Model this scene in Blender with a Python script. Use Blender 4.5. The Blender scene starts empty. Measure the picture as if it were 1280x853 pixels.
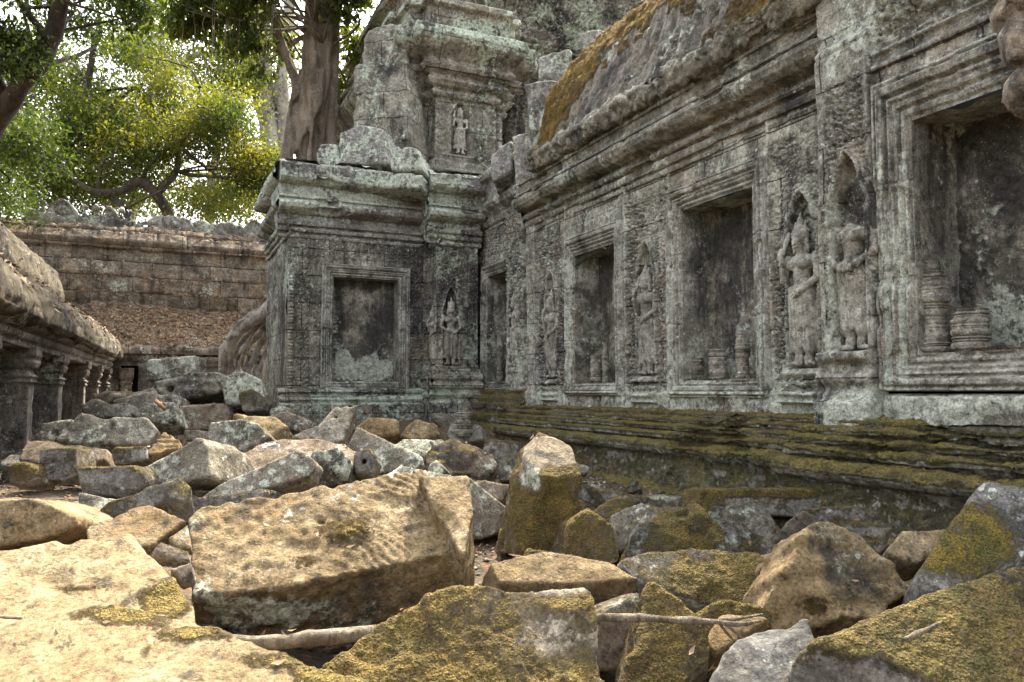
import bpy, math, random
import numpy as np
from mathutils import Vector, Matrix

SC = bpy.context.scene
COL = SC.collection
rad = math.radians
random.seed(5)
RNG = np.random.default_rng(5)

# ------------------------------------------------------------------ camera
EYE = 1.0
YAW, PITCH, FPX = rad(24.6), rad(3.78), 960.0        # heading east of +Y, tilt up, focal length in px of the 1280 px photo
cam_d = bpy.data.cameras.new('camera'); cam = bpy.data.objects.new('camera', cam_d); COL.objects.link(cam)
cam_d.sensor_width = 36.0; cam_d.lens = 36.0 * FPX / 1280.0
cam_d.clip_start = 0.05; cam_d.clip_end = 3000.0
cam.location = (0, 0, EYE)
cam.rotation_euler = (rad(90) + PITCH, 0, -YAW)
SC.camera = cam

# ------------------------------------------------------------------ light
SUN_AZ, SUN_EL = rad(38.0), rad(53.0)                 # azimuth measured from +Y towards +X
sdir = np.array([math.sin(SUN_AZ) * math.cos(SUN_EL), math.cos(SUN_AZ) * math.cos(SUN_EL), math.sin(SUN_EL)])
w = bpy.data.worlds.new('World'); SC.world = w; w.use_nodes = True
wn = w.node_tree; wn.nodes.clear()
sky = wn.nodes.new('ShaderNodeTexSky'); sky.sky_type = 'NISHITA'; sky.sun_disc = False
sky.sun_elevation = SUN_EL; sky.sun_rotation = SUN_AZ
sky.air_density = 1.0; sky.dust_density = 6.0; sky.ozone_density = 0.6
bg = wn.nodes.new('ShaderNodeBackground'); bg.inputs[1].default_value = 0.15
wo = wn.nodes.new('ShaderNodeOutputWorld')
hs = wn.nodes.new('ShaderNodeHueSaturation'); hs.inputs['Saturation'].default_value = .3     # hazy, near-white tropical sky
wn.links.new(sky.outputs[0], hs.inputs['Color']); wn.links.new(hs.outputs[0], bg.inputs[0]); wn.links.new(bg.outputs[0], wo.inputs[0])
sun_d = bpy.data.lights.new('sun', 'SUN'); sun_d.energy = 2.2; sun_d.angle = rad(0.6); sun_d.color = (1.0, 0.86, 0.62)
sun = bpy.data.objects.new('sun', sun_d); COL.objects.link(sun)
sun.rotation_euler = Vector(sdir).to_track_quat('Z', 'Y').to_euler()
SC.view_settings.view_transform = 'Standard'; SC.view_settings.look = 'None'
SC.view_settings.exposure = 2.4; SC.view_settings.gamma = 1.0; SC.view_settings.use_curve_mapping = False
SC.render.film_transparent = False
try:
    SC.cycles.use_denoising = True
    SC.cycles.max_bounces = 8; SC.cycles.transparent_max_bounces = 8
    SC.cycles.sample_clamp_indirect = 6.0
except Exception: pass

# ------------------------------------------------------------------ rays through the photograph's pixels (1280 x 853)
cy, sy, cp, sp = math.cos(YAW), math.sin(YAW), math.cos(PITCH), math.sin(PITCH)
C0 = np.array([0, 0, EYE])
FH = np.array([sy, cy, 0.0]); RT = np.array([cy, -sy, 0.0])
FW = FH * cp + np.array([0, 0, sp]); UP = np.array([0, 0, cp]) - FH * sp
def ray(px, py): return FW + RT * ((px - 640.0) / FPX) + UP * ((426.5 - py) / FPX)
def PD(px, py, d): return C0 + ray(px, py) * d                      # at depth d
def on(px, py, p0, n):                                              # on a plane
    r = ray(px, py); return C0 + r * (np.dot(np.asarray(p0) - C0, n) / np.dot(r, n))
def PX(px, py, X): return on(px, py, (X, 0, 0), (1, 0, 0))
def PY(px, py, Y): return on(px, py, (0, Y, 0), (0, 1, 0))

# ------------------------------------------------------------------ noise
def _hash(ix, iy, iz, s):
    h = (ix * 374761393 + iy * 668265263 + iz * 2147483647 + s * 1274126177) & 0xffffffff
    h = ((h ^ (h >> 13)) * 1274126177) & 0xffffffff
    return ((h ^ (h >> 16)) & 0xffff) / 65535.0
def vnoise(P, s=0):
    P = np.asarray(P, float); f = np.floor(P); i = f.astype(np.int64); t = P - f
    t = t * t * t * (t * (t * 6 - 15) + 10)
    x, y, z = i[..., 0], i[..., 1], i[..., 2]; tx, ty, tz = t[..., 0], t[..., 1], t[..., 2]
    r = 0
    for a in (0, 1):
        wa = tx if a else 1 - tx
        for b in (0, 1):
            wb = ty if b else 1 - ty
            for c in (0, 1):
                wc = tz if c else 1 - tz
                r = r + wa * wb * wc * _hash(x + a, y + b, z + c, s)
    return r * 2 - 1
def fbm(P, f=1.0, o=3, s=0, g=0.5):
    a, r = 1.0, 0
    P = np.asarray(P, float)
    for k in range(o):
        r = r + a * vnoise(P * f, s + k * 17); f *= 2.03; a *= g
    return r
def sst(x, a, b):
    t = np.clip((x - a) / (b - a), 0, 1); return t * t * (3 - 2 * t)
def worley(U, V, s=0):
    """nearest jittered cell: distance, angle, random value, second distance"""
    iu, iv = np.floor(U).astype(np.int64), np.floor(V).astype(np.int64)
    best = np.full(U.shape, 9.0); sec = np.full(U.shape, 9.0); ang = np.zeros(U.shape); rnd = np.zeros(U.shape)
    for a in (-1, 0, 1):
        for b in (-1, 0, 1):
            cu, cv = iu + a, iv + b
            pu = cu + .2 + .6 * _hash(cu, cv, cu * 0, s); pv = cv + .2 + .6 * _hash(cu, cv, cu * 0, s + 5)
            d = np.hypot(U - pu, V - pv); m = d < best
            sec = np.where(m, best, np.minimum(sec, d))
            ang = np.where(m, np.arctan2(V - pv, U - pu), ang); rnd = np.where(m, _hash(cu, cv, cu * 0, s + 9), rnd)
            best = np.where(m, d, best)
    return best, ang, rnd, sec

# ------------------------------------------------------------------ meshes
def mesh_np(name, V, F, mat, smooth=True):
    """V (n,3); F list of (m,k) index arrays"""
    me = bpy.data.meshes.new(name)
    V = np.ascontiguousarray(V, dtype=np.float32)
    if isinstance(F, np.ndarray): F = [F]
    F = [np.asarray(f, dtype=np.int32) for f in F if len(f)]
    me.vertices.add(len(V)); me.vertices.foreach_set('co', V.ravel())
    nl = sum(f.size for f in F); npoly = sum(len(f) for f in F)
    me.loops.add(nl); me.polygons.add(npoly)
    me.loops.foreach_set('vertex_index', np.concatenate([f.ravel() for f in F]))
    tot = np.concatenate([np.full(len(f), f.shape[1], np.int32) for f in F])
    st = np.concatenate([[0], np.cumsum(tot)[:-1]]).astype(np.int32)
    me.polygons.foreach_set('loop_start', st); me.polygons.foreach_set('loop_total', tot)
    if smooth: me.polygons.foreach_set('use_smooth', np.ones(npoly, bool))
    me.update(calc_edges=True); me.validate()
    if mat is not None: me.materials.append(mat)
    return me
def link(name, me, parent=None, loc=None):
    o = bpy.data.objects.new(name, me); COL.objects.link(o)
    if parent is not None: o.parent = parent
    if loc is not None: o.location = loc
    return o
class Acc:
    """collects pieces of ONE mesh"""
    def __init__(s): s.V = []; s.F = {}; s.n = 0
    def add(s, V, F):
        V = np.asarray(V, float).reshape(-1, 3)
        for f in (F if isinstance(F, list) else [F]):
            f = np.asarray(f, int)
            if len(f): s.F.setdefault(f.shape[1], []).append(f + s.n)
        s.V.append(V); s.n += len(V)
        return s
    def mesh(s, name, mat, smooth=True):
        return mesh_np(name, np.concatenate(s.V), [np.concatenate(f) for f in s.F.values()], mat, smooth)
    def obj(s, name, mat, parent=None, smooth=True, origin=None):
        if origin is not None:
            V = np.concatenate(s.V) - np.asarray(origin)
            s.V = [V]
        o = link(name, s.mesh(name, mat, smooth), parent)
        if origin is not None: o.location = tuple(float(c) for c in origin)
        return o
def thing(name, label, cat, loc=(0, 0, 0), group=None):
    o = bpy.data.objects.new(name, None); COL.objects.link(o); o.location = loc; o.empty_display_size = .2
    return tag(o, label, cat, group)
def tag(o, label=None, cat=None, group=None, kind=None):
    if label: o['label'] = label
    if cat: o['category'] = cat
    if group: o['group'] = group
    if kind: o['kind'] = kind
    return o
def proj(P):
    q = np.asarray(P) - C0; d = q @ FW
    return 640 + FPX * (q @ RT) / d, 426.5 - FPX * (q @ UP) / d
def paint(o, **layers):
    """growth, stains and painted niche shade at known places on a surface: amoss / adark / alich = [(px, py, rx, ry, amount)]"""
    me = o.data; n = len(me.vertices); co = np.empty(n * 3, np.float32); me.vertices.foreach_get('co', co)
    co = co.reshape(-1, 3) + np.array(o.location); x, y = proj(co)
    for name, blobs in layers.items():
        a = np.zeros(n)
        for bx, by, rx, ry, am in blobs:
            r = np.hypot((x - bx) / rx, (y - by) / ry); a = a + am * sst(r + .35 * fbm(co, 6, 3, 3), 1.55, .25)
        at = me.attributes.new(name, 'FLOAT', 'POINT'); at.data.foreach_set('value', a.astype(np.float32))
    return o
def gridF(nu, nv, keep=None):
    i = np.arange(nu * nv).reshape(nu, nv)
    f = np.stack([i[:-1, :-1], i[1:, :-1], i[1:, 1:], i[:-1, 1:]], -1)
    return f[keep] if keep is not None else f.reshape(-1, 4)
def panel(acc, o, u, v, n, w, h, res, hf=None, holes=()):
    """relief: a w x h sheet from corner o along u and v, raised along n by hf(U, V), with rectangular holes"""
    nu, nv = max(2, int(w / res) + 1), max(2, int(h / res) + 1)
    a, b = np.linspace(0, w, nu), np.linspace(0, h, nv)
    for (x0, x1, y0, y1) in holes:                     # snap grid lines to the hole's edges
        for arr, vals in ((a, (x0, x1)), (b, (y0, y1))):
            for c in vals:
                if 0 < c < arr[-1]: arr[np.clip(np.argmin(abs(arr - c)), 1, len(arr) - 2)] = c
    U, V = np.meshgrid(a, b, indexing='ij')
    H = hf(U, V) if hf else np.zeros_like(U)
    o, u, v, n = (np.asarray(q, float) for q in (o, u, v, n))
    P = o + U[..., None] * u + V[..., None] * v + H[..., None] * n
    keep = np.ones((nu - 1, nv - 1), bool)
    um, vm = (a[:-1] + a[1:]) / 2, (b[:-1] + b[1:]) / 2
    for (x0, x1, y0, y1) in holes:
        keep &= ~(((um > x0) & (um < x1))[:, None] & ((vm > y0) & (vm < y1))[None, :])
    F = gridF(nu, nv, keep)
    if np.dot(np.cross(u, v), n) < 0: F = F[:, ::-1]
    acc.add(P.reshape(-1, 3), F)
def resample(pts, ds):
    pts = np.asarray(pts, float); out = [pts[:1]]
    for p, q in zip(pts[:-1], pts[1:]):
        k = max(1, int(round(np.linalg.norm(q - p) / ds)))
        out.append(p + (q - p) * (np.arange(1, k + 1) / k)[:, None])
    return np.concatenate(out)
def sweep(acc, prof, o, e_out, e_al, length, ds=.02, da=.03, disp=None, cap=False):
    """a moulding: profile of (out, z) swept along e_al; disp(along, arc, out, z, P) pushes along the normal"""
    p = resample(prof, ds); t = np.gradient(p, axis=0)
    nn = np.stack([t[:, 1], -t[:, 0]], 1); nn /= np.linalg.norm(nn, axis=1)[:, None] + 1e-9
    s = np.concatenate([[0], np.cumsum(np.linalg.norm(np.diff(p, axis=0), axis=1))])
    na = max(2, int(length / da) + 1); a = np.linspace(0, length, na)
    o, eo, ea = (np.asarray(q, float) for q in (o, e_out, e_al)); ez = np.array([0, 0, 1.0])
    P = o + a[:, None, None] * ea + (p[:, :1] * eo + p[:, 1:] * ez)[None]
    N = (nn[:, :1] * eo + nn[:, 1:] * ez)[None]
    if disp is not None:
        A = np.broadcast_to(a[:, None], P.shape[:2]); S = np.broadcast_to(s[None], P.shape[:2])
        P = P + disp(A, S, np.broadcast_to(p[None, :, 0], A.shape), np.broadcast_to(p[None, :, 1], A.shape), P)[..., None] * N
    F = gridF(na, len(p))
    if np.dot(np.cross(ea, np.array([0, 0, 1.0])), eo) > 0: F = F[:, ::-1]
    acc.add(P.reshape(-1, 3), F[:, ::-1])
    if cap:
        for k in (0, na - 1):
            c = P[k].mean(0); V = np.concatenate([P[k], c[None]]); m = len(P[k])
            acc.add(V, np.array([[i, (i + 1) % m, m] for i in range(m)]))
def box(acc, c, s, R=None, bev=0.0):
    x, y, z = (q / 2 for q in s)
    V = np.array([[a * x, b * y, d * z] for a in (-1, 1) for b in (-1, 1) for d in (-1, 1)], float)
    if R is not None: V = V @ np.asarray(R).T
    acc.add(V + np.asarray(c), np.array([[0, 1, 3, 2], [4, 6, 7, 5], [0, 4, 5, 1], [2, 3, 7, 6], [0, 2, 6, 4], [1, 5, 7, 3]]))
def lathe(acc, c, prof, seg=40, disp=None, squash=None):
    prof = np.asarray(prof, float); a = np.linspace(0, 2 * math.pi, seg, endpoint=False)
    R, Z = prof[:, 0], prof[:, 1]
    P = np.stack([R[:, None] * np.cos(a), R[:, None] * np.sin(a), np.broadcast_to(Z[:, None], (len(R), seg))], -1)
    if disp is not None:
        k = disp(P); P = P + P * np.array([1, 1, 0]) / (np.hypot(P[..., 0], P[..., 1])[..., None] + 1e-6) * k[..., None]
    if squash is not None:                                              # square pillars
        th = np.arctan2(P[..., 1], P[..., 0]); m = 1 / np.maximum(abs(np.cos(th)), abs(np.sin(th)))
        m = 1 + (np.minimum(m, 1.42) - 1) * squash; P[..., :2] *= m[..., None]
    n = len(R); i = np.arange(n * seg).reshape(n, seg); j = np.roll(i, -1, 1)
    F = np.stack([i[:-1], j[:-1], j[1:], i[1:]], -1).reshape(-1, 4)
    V = np.concatenate([P.reshape(-1, 3), [[0, 0, Z[0]], [0, 0, Z[-1]]]]) + np.asarray(c)
    b, t = n * seg, n * seg + 1
    T = np.concatenate([np.stack([j[0], i[0], np.full(seg, b)], -1), np.stack([i[-1], j[-1], np.full(seg, t)], -1)])
    acc.add(V, [F, T])
def tube(acc, pts, rads, seg=10, rough=0.0, s=0, sub=4):
    pts = np.asarray(pts, float); rads = np.asarray(rads, float); n = len(pts)
    if n > 2 and sub > 1:                                               # Catmull-Rom
        T = np.linspace(0, n - 1, (n - 1) * sub + 1); k = np.clip(T.astype(int), 0, n - 2); t = (T - k)[:, None]
        g = lambda j: pts[np.clip(j, 0, n - 1)]
        p0, p1, p2, p3 = g(k - 1), g(k), g(k + 1), g(k + 2)
        pts = .5 * (2 * p1 + (p2 - p0) * t + (2 * p0 - 5 * p1 + 4 * p2 - p3) * t ** 2 + (3 * p1 - p0 - 3 * p2 + p3) * t ** 3)
        rads = np.interp(T, np.arange(n), rads); n = len(pts)
    d = np.gradient(pts, axis=0); d /= np.linalg.norm(d, axis=1)[:, None] + 1e-9
    ref = np.array([0.3, 0.2, 1.0]) if abs(d[:, 2]).mean() < .8 else np.array([1.0, .1, 0.0])
    x = np.cross(d, ref); x /= np.linalg.norm(x, axis=1)[:, None] + 1e-9; y = np.cross(d, x)
    a = np.linspace(0, 2 * math.pi, seg, endpoint=False)
    dirs = np.cos(a)[None, :, None] * x[:, None] + np.sin(a)[None, :, None] * y[:, None]
    P = pts[:, None] + dirs * rads[:, None, None]
    if rough: P = P + dirs * (fbm(P, 2.0 / max(rads.max(), .02) * .35, 2, s) * rough * rads[:, None])[..., None]
    i = np.arange(n * seg).reshape(n, seg); j = np.roll(i, -1, 1)
    F = np.stack([i[:-1], j[:-1], j[1:], i[1:]], -1).reshape(-1, 4)
    V = np.concatenate([P.reshape(-1, 3), pts[:1], pts[-1:]])
    T = np.concatenate([np.stack([j[0], i[0], np.full(seg, n * seg)], -1), np.stack([i[-1], j[-1], np.full(seg, n * seg + 1)], -1)])
    acc.add(V, [F, T])

# ------------------------------------------------------------------ signed distance -> mesh (naive surface nets)
def nets(f, lo, hi, cell):
    lo, hi = np.asarray(lo, float), np.asarray(hi, float)
    n = np.maximum(4, np.ceil((hi - lo) / cell).astype(int) + 1)
    ax = [lo[k] + cell * np.arange(n[k]) for k in range(3)]
    G = np.stack(np.meshgrid(*ax, indexing='ij'), -1)
    D = f(G)
    s = D < 0; nx, ny, nz = n
    cs = np.zeros((nx - 1, ny - 1, nz - 1), np.int16); acc = np.zeros((nx - 1, ny - 1, nz - 1, 3)); cnt = np.zeros((nx - 1, ny - 1, nz - 1))
    sl = lambda a, m: slice(a, m - 1 + a)
    def V(a, b, c, A): return A[sl(a, nx), sl(b, ny), sl(c, nz)]
    cor = [(a, b, c) for a in (0, 1) for b in (0, 1) for c in (0, 1)]
    for (a, b, c) in cor:
        for k in range(3):
            if (a, b, c)[k] == 0:
                q = [a, b, c]; q[k] = 1
                d0, d1 = V(a, b, c, D), V(*q, D); m = (d0 < 0) != (d1 < 0)
                t = np.where(m, d0 / np.where(m, d0 - d1, 1), 0)
                e = np.array([a, b, c], float)
                for kk in range(3):
                    acc[..., kk] += np.where(m, e[kk] + (t if kk == k else 0), 0)
                cnt += m
    act = cnt > 0
    idx = np.full(act.shape, -1, np.int64); idx[act] = np.arange(act.sum())
    base = np.argwhere(act)
    P = lo + (base + acc[act] / cnt[act][:, None]) * cell
    F = []
    for k in range(3):
        q = [0, 0, 0]; q[k] = 1
        A = s[:nx - q[0], :ny - q[1], :nz - q[2]]; B = s[q[0]:, q[1]:, q[2]:]
        e = np.argwhere(A != B); o1, o2 = [(1, 2), (2, 0), (0, 1)][k]
        e = e[(e[:, o1] > 0) & (e[:, o2] > 0) & (e[:, o1] < n[o1] - 1) & (e[:, o2] < n[o2] - 1)]
        fl = A[e[:, 0], e[:, 1], e[:, 2]]
        def cellid(d1, d2):
            c = e.copy(); c[:, o1] -= d1; c[:, o2] -= d2; return idx[c[:, 0], c[:, 1], c[:, 2]]
        Q = np.stack([cellid(1, 1), cellid(0, 1), cellid(0, 0), cellid(1, 0)], -1)
        Q = np.where(fl[:, None], Q, Q[:, ::-1]); F.append(Q[(Q >= 0).all(1)])
    return P, np.concatenate(F)
def smin(a, b, k):
    h = np.clip(.5 + .5 * (b - a) / k, 0, 1); return b * (1 - h) + a * h - k * h * (1 - h)
def smax(a, b, k): return -smin(-a, -b, k)
def capsule(P, a, b, ra, rb):
    a, b = np.asarray(a, float), np.asarray(b, float); ba = b - a
    h = np.clip(((P - a) @ ba) / (ba @ ba + 1e-12), 0, 1)
    return np.linalg.norm(P - a - h[..., None] * ba, axis=-1) - (ra + (rb - ra) * h)
def ellipsoid(P, c, r):
    r = np.asarray(r, float); q = (P - np.asarray(c)) / r; k = np.linalg.norm(q, axis=-1)
    return (k - 1) * r.min() if True else k
# ------------------------------------------------------------------ materials
class NT:
    def __init__(s, name):
        s.m = bpy.data.materials.new(name); s.m.use_nodes = True; s.t = s.m.node_tree; s.t.nodes.clear()
        s.out = s.new('ShaderNodeOutputMaterial')
    def new(s, typ, **kw):
        n = s.t.nodes.new(typ)
        for k, v in kw.items(): setattr(n, k, v)
        return n
    def put(s, sock, v):
        if hasattr(v, 'default_value') or hasattr(v, 'is_output'): s.t.links.new(v, sock)
        elif isinstance(v, (tuple, list)): sock.default_value = tuple(v) + ((1,) if len(v) == 3 and len(sock.default_value) == 4 else ())
        else: sock.default_value = v
    def noise(s, vec, sc, det=5, rough=.6, dist=0.0):
        n = s.new('ShaderNodeTexNoise'); s.put(n.inputs['Vector'], vec)
        n.inputs['Scale'].default_value = sc; n.inputs['Detail'].default_value = det; n.inputs['Roughness'].default_value = rough; n.inputs['Distortion'].default_value = dist
        return n.outputs[0]
    def vor(s, vec, sc, feat='F1', out='Distance', rnd=1.0):
        n = s.new('ShaderNodeTexVoronoi', feature=feat); s.put(n.inputs['Vector'], vec); n.inputs['Scale'].default_value = sc
        n.inputs['Randomness'].default_value = rnd
        return n.outputs[out]
    def math(s, op, a, b=0.0, c=None, clamp=False):
        n = s.new('ShaderNodeMath', operation=op); n.use_clamp = clamp; s.put(n.inputs[0], a); s.put(n.inputs[1], b)
        if c is not None: s.put(n.inputs[2], c)
        return n.outputs[0]
    def step(s, x, a, b, lo=0.0, hi=1.0):
        n = s.new('ShaderNodeMapRange', interpolation_type='SMOOTHSTEP'); s.put(n.inputs[0], x)
        for k, v in ((1, a), (2, b), (3, lo), (4, hi)): s.put(n.inputs[k], v)
        return n.outputs[0]
    def mix(s, f, a, b, mode='MIX'):
        n = s.new('ShaderNodeMix', data_type='RGBA', blend_type=mode); s.put(n.inputs[0], f); s.put(n.inputs[6], a); s.put(n.inputs[7], b)
        return n.outputs[2]
    def scale(s, vec, sc):
        n = s.new('ShaderNodeMapping'); s.put(n.inputs[0], vec); n.inputs['Scale'].default_value = sc; return n.outputs[0]
    def pos(s, world):
        if world: return s.new('ShaderNodeNewGeometry').outputs['Position']
        v = s.new('ShaderNodeTexCoord').outputs['Object']; r = s.new('ShaderNodeObjectInfo').outputs['Random']
        n = s.new('ShaderNodeVectorMath', operation='ADD'); s.t.links.new(v, n.inputs[0])
        s.put(n.inputs[1], s.math('MULTIPLY', r, 60.0)); return n.outputs[0]
    def sep(s, v, i): n = s.new('ShaderNodeSeparateXYZ'); s.put(n.inputs[0], v); return n.outputs[i]
    def attr(s, nm): return s.new('ShaderNodeAttribute', attribute_name=nm).outputs['Fac']
    def nz(s): return s.sep(s.new('ShaderNodeNewGeometry').outputs['Normal'], 2)
    def bsdf(s, col, rough, height=None, strength=1.0, dist=.01, spec=.25):
        b = s.new('ShaderNodeBsdfPrincipled'); s.put(b.inputs['Base Color'], col); s.put(b.inputs['Roughness'], rough)
        b.inputs['Specular IOR Level'].default_value = spec
        if height is not None:
            k = s.new('ShaderNodeBump'); k.inputs['Strength'].default_value = strength; k.inputs['Distance'].default_value = dist
            s.put(k.inputs['Height'], height); s.t.links.new(k.outputs[0], b.inputs['Normal'])
        s.t.links.new(b.outputs[0], s.out.inputs[0]); return s.m

def stone(name, dark=(.092, .09, .072), mid=(.21, .205, .166), lite=(.36, .352, .296), warm=(.24, .195, .14), warm_a=.3,
          crust=.4, lichen=.4, lichcol=(.40, .42, .345), white=.35, moss=.3, mosscol=(.15, .115, .025), moss2=(.075, .07, .02),
          world=False, bump=1.0, joints=None, streak=False, mossup=.55, mottle=1.0, grain=1.0, low=None, orange=.1, edge=0.0, tuft=0.0):
    n = NT(name); p = n.pos(world)
    n1 = n.noise(p, .9, 6, .62); n2 = n.noise(p, 4.2, 7, .68, .3); n3 = n.noise(p, 22, 8, .75); n4 = n.noise(p, 85, 4, .7)
    c = n.mix(n.step(n1, .36, .62), dark, mid)
    c = n.mix(n.math('MULTIPLY', n.step(n2, .42, .66), mottle), c, lite)
    c = n.mix(n.math('MULTIPLY', n.step(n.noise(p, 1.7, 5, .6, .5), .48, .62), warm_a), c, warm)
    h = n.math('ADD', n.math('MULTIPLY', n3, .8), n.math('MULTIPLY', n4, .35 * grain))
    h = n.math('ADD', h, n.math('MULTIPLY', n2, 1.2))
    # pores and pits
    pit = n.step(n.vor(p, 34), .05, .3); h = n.math('ADD', h, n.math('MULTIPLY', pit, .25))
    if joints:                                                          # squared blocks: (scale vector, row height, brick width)
        b = n.new('ShaderNodeTexBrick'); n.put(b.inputs['Vector'], joints[0](n, p)); b.inputs['Scale'].default_value = 1.0
        b.inputs['Color1'].default_value = (.72, .72, .72, 1); b.inputs['Color2'].default_value = (1.18, 1.16, 1.12, 1); b.inputs['Mortar'].default_value = (.22, .2, .18, 1)
        b.inputs['Mortar Size'].default_value = .006; b.inputs['Mortar Smooth'].default_value = .35; b.inputs['Bias'].default_value = .1
        b.inputs['Brick Width'].default_value = joints[1]; b.inputs['Row Height'].default_value = joints[2]; b.offset = .37
        c = n.mix(1.0, c, b.outputs[0], 'MULTIPLY')
        h = n.math('SUBTRACT', h, n.math('MULTIPLY', b.outputs[1], 1.6))
    # black weathering crust, drawn down the face; adark adds stains and niche shade
    if crust > 0:
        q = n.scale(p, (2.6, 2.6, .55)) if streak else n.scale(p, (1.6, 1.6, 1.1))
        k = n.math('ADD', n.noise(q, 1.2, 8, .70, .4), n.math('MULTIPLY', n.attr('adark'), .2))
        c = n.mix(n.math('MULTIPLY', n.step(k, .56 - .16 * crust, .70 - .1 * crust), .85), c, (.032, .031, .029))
    # pale green crustose lichen in ragged patches, with white specks
    if lichen > 0:
        k = n.math('ADD', n.math('MULTIPLY', n.noise(p, 1.5, 4, .6), .55), n.math('MULTIPLY', n.noise(p, 11, 9, .78), .5))
        k = n.math('ADD', k, n.math('MULTIPLY', n.attr('alich'), .16))
        if low: k = n.math('ADD', k, n.step(n.sep(p, 2), low[0], low[1], low[2], 0.0))
        f = n.step(k, .62 - .11 * lichen, .67 - .10 * lichen)
        c = n.mix(n.math('MULTIPLY', f, .75), c, n.mix(n.noise(p, 30, 3), lichcol, tuple(min(.7, q * 1.35) for q in lichcol)))
        h = n.math('ADD', h, n.math('MULTIPLY', f, .18))
    if white > 0:
        d = n.vor(p, 15); g = n.noise(p, 3.0, 3)
        wob = n.math('ADD', d, n.math('MULTIPLY', n.math('SUBTRACT', n.noise(p, 60, 3), .5), .35))
        f = n.math('MULTIPLY', n.step(wob, .20, .13), n.step(g, .64 - .22 * white, .70 - .2 * white))
        c = n.mix(n.math('MULTIPLY', f, .85), c, (.55, .55, .51))
        d2 = n.vor(p, 55); f2 = n.math('MULTIPLY', n.step(d2, .24, .16), n.step(n2, .6 - .2 * white, .66 - .2 * white))
        c = n.mix(n.math('MULTIPLY', f2, .6), c, (.5, .5, .46))
    if edge > 0:                                                        # lichen takes hold on the exposed arrises
        g = n.new('ShaderNodeNewGeometry').outputs['Pointiness']
        f = n.math('MULTIPLY', n.step(g, .512, .56), n.step(n.noise(p, 5, 6, .75), .40, .58))
        c = n.mix(n.math('MULTIPLY', f, edge), c, (.52, .52, .47))
    if orange > 0:
        f = n.math('MULTIPLY', n.step(n.vor(p, 9), .16, .08), n.step(n.noise(p, 2.1, 2), .60, .66))
        c = n.mix(n.math('MULTIPLY', f, orange), c, (.45, .2, .03))
    # black biofilm in fine pits
    c = n.mix(n.math('MULTIPLY', n.step(n.noise(p, 15, 7, .8), .47, .37), .7), c, (.03, .029, .025))
    # speckle of the grain
    c = n.mix(1.0, c, n.mix(n.step(n3, .3, .7), (.5, .5, .5), (1.42, 1.42, 1.42)), 'MULTIPLY')
    c = n.mix(1.0, c, n.mix(n.step(n4, .25, .75), (.62, .62, .62), (1.38, 1.38, 1.38)), 'MULTIPLY')
    rough = .9
    if moss > 0:
        k = n.math('ADD', n.math('MULTIPLY', n.nz(), mossup), n.math('ADD', n.math('MULTIPLY', n.noise(p, 2.3, 5, .65), .9), n.math('MULTIPLY', n.noise(p, 16, 5, .7), .45)))
        k = n.math('ADD', k, n.math('MULTIPLY', n.attr('amoss'), .38))
        k = n.math('ADD', k, n.math('MULTIPLY', n.math('SUBTRACT', n.noise(p, 70, 5, .8), .5), .5))
        f = n.step(k, 1.30 - .75 * moss, 1.48 - .75 * moss)
        mg = n.noise(p, 140, 3, .8); mv = n.vor(p, 110)
        mc = n.mix(n.step(n.noise(p, 9, 5, .7), .38, .62), moss2, mosscol); mc = n.mix(n.math('MULTIPLY', n.step(n.noise(p, 3.7, 4, .7), .5, .68), .7), mc, (.075, .05, .022))
        mc = n.mix(n.math('MULTIPLY', n.step(n.noise(p, 21, 4, .7), .54, .68), .6), mc, (.085, .095, .022))
        mc = n.mix(1.0, mc, n.mix(n.step(mg, .3, .7), (.35, .35, .35), (1.7, 1.65, 1.5)), 'MULTIPLY')
        c = n.mix(f, c, mc)
        hm = n.math('ADD', n.math('MULTIPLY', mg, 1.1), n.math('MULTIPLY', n.step(mv, .6, .0), .7))
        h = n.math('ADD', h, n.math('MULTIPLY', n.math('ADD', hm, .4), n.math('MULTIPLY', f, 1.2)))
    if tuft:                                                            # moss has thickness: it stands off the stone in tufts
        n.m.displacement_method = 'BOTH'; dn = n.new('ShaderNodeDisplacement'); dn.inputs['Midlevel'].default_value = 0; dn.inputs['Scale'].default_value = tuft
        n.put(dn.inputs['Height'], n.math('MULTIPLY', f, n.math('ADD', .35, n.math('ADD', n.math('MULTIPLY', n.noise(p, 38, 3, .6), 1.1), n.math('MULTIPLY', n.vor(p, 45), -.6)))))
        n.t.links.new(dn.outputs[0], n.out.inputs['Displacement'])
    return n.bsdf(c, rough, h, 1.0, .016 * bump)

jt_yz = lambda n, p: (lambda cb: (n.put(cb.inputs[0], n.sep(p, 1)), n.put(cb.inputs[1], n.sep(p, 2)), cb.outputs[0])[2])(n.new('ShaderNodeCombineXYZ'))
jt_xz = lambda n, p: (lambda cb: (n.put(cb.inputs[0], n.sep(p, 0)), n.put(cb.inputs[1], n.sep(p, 2)), cb.outputs[0])[2])(n.new('ShaderNodeCombineXYZ'))

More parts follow.
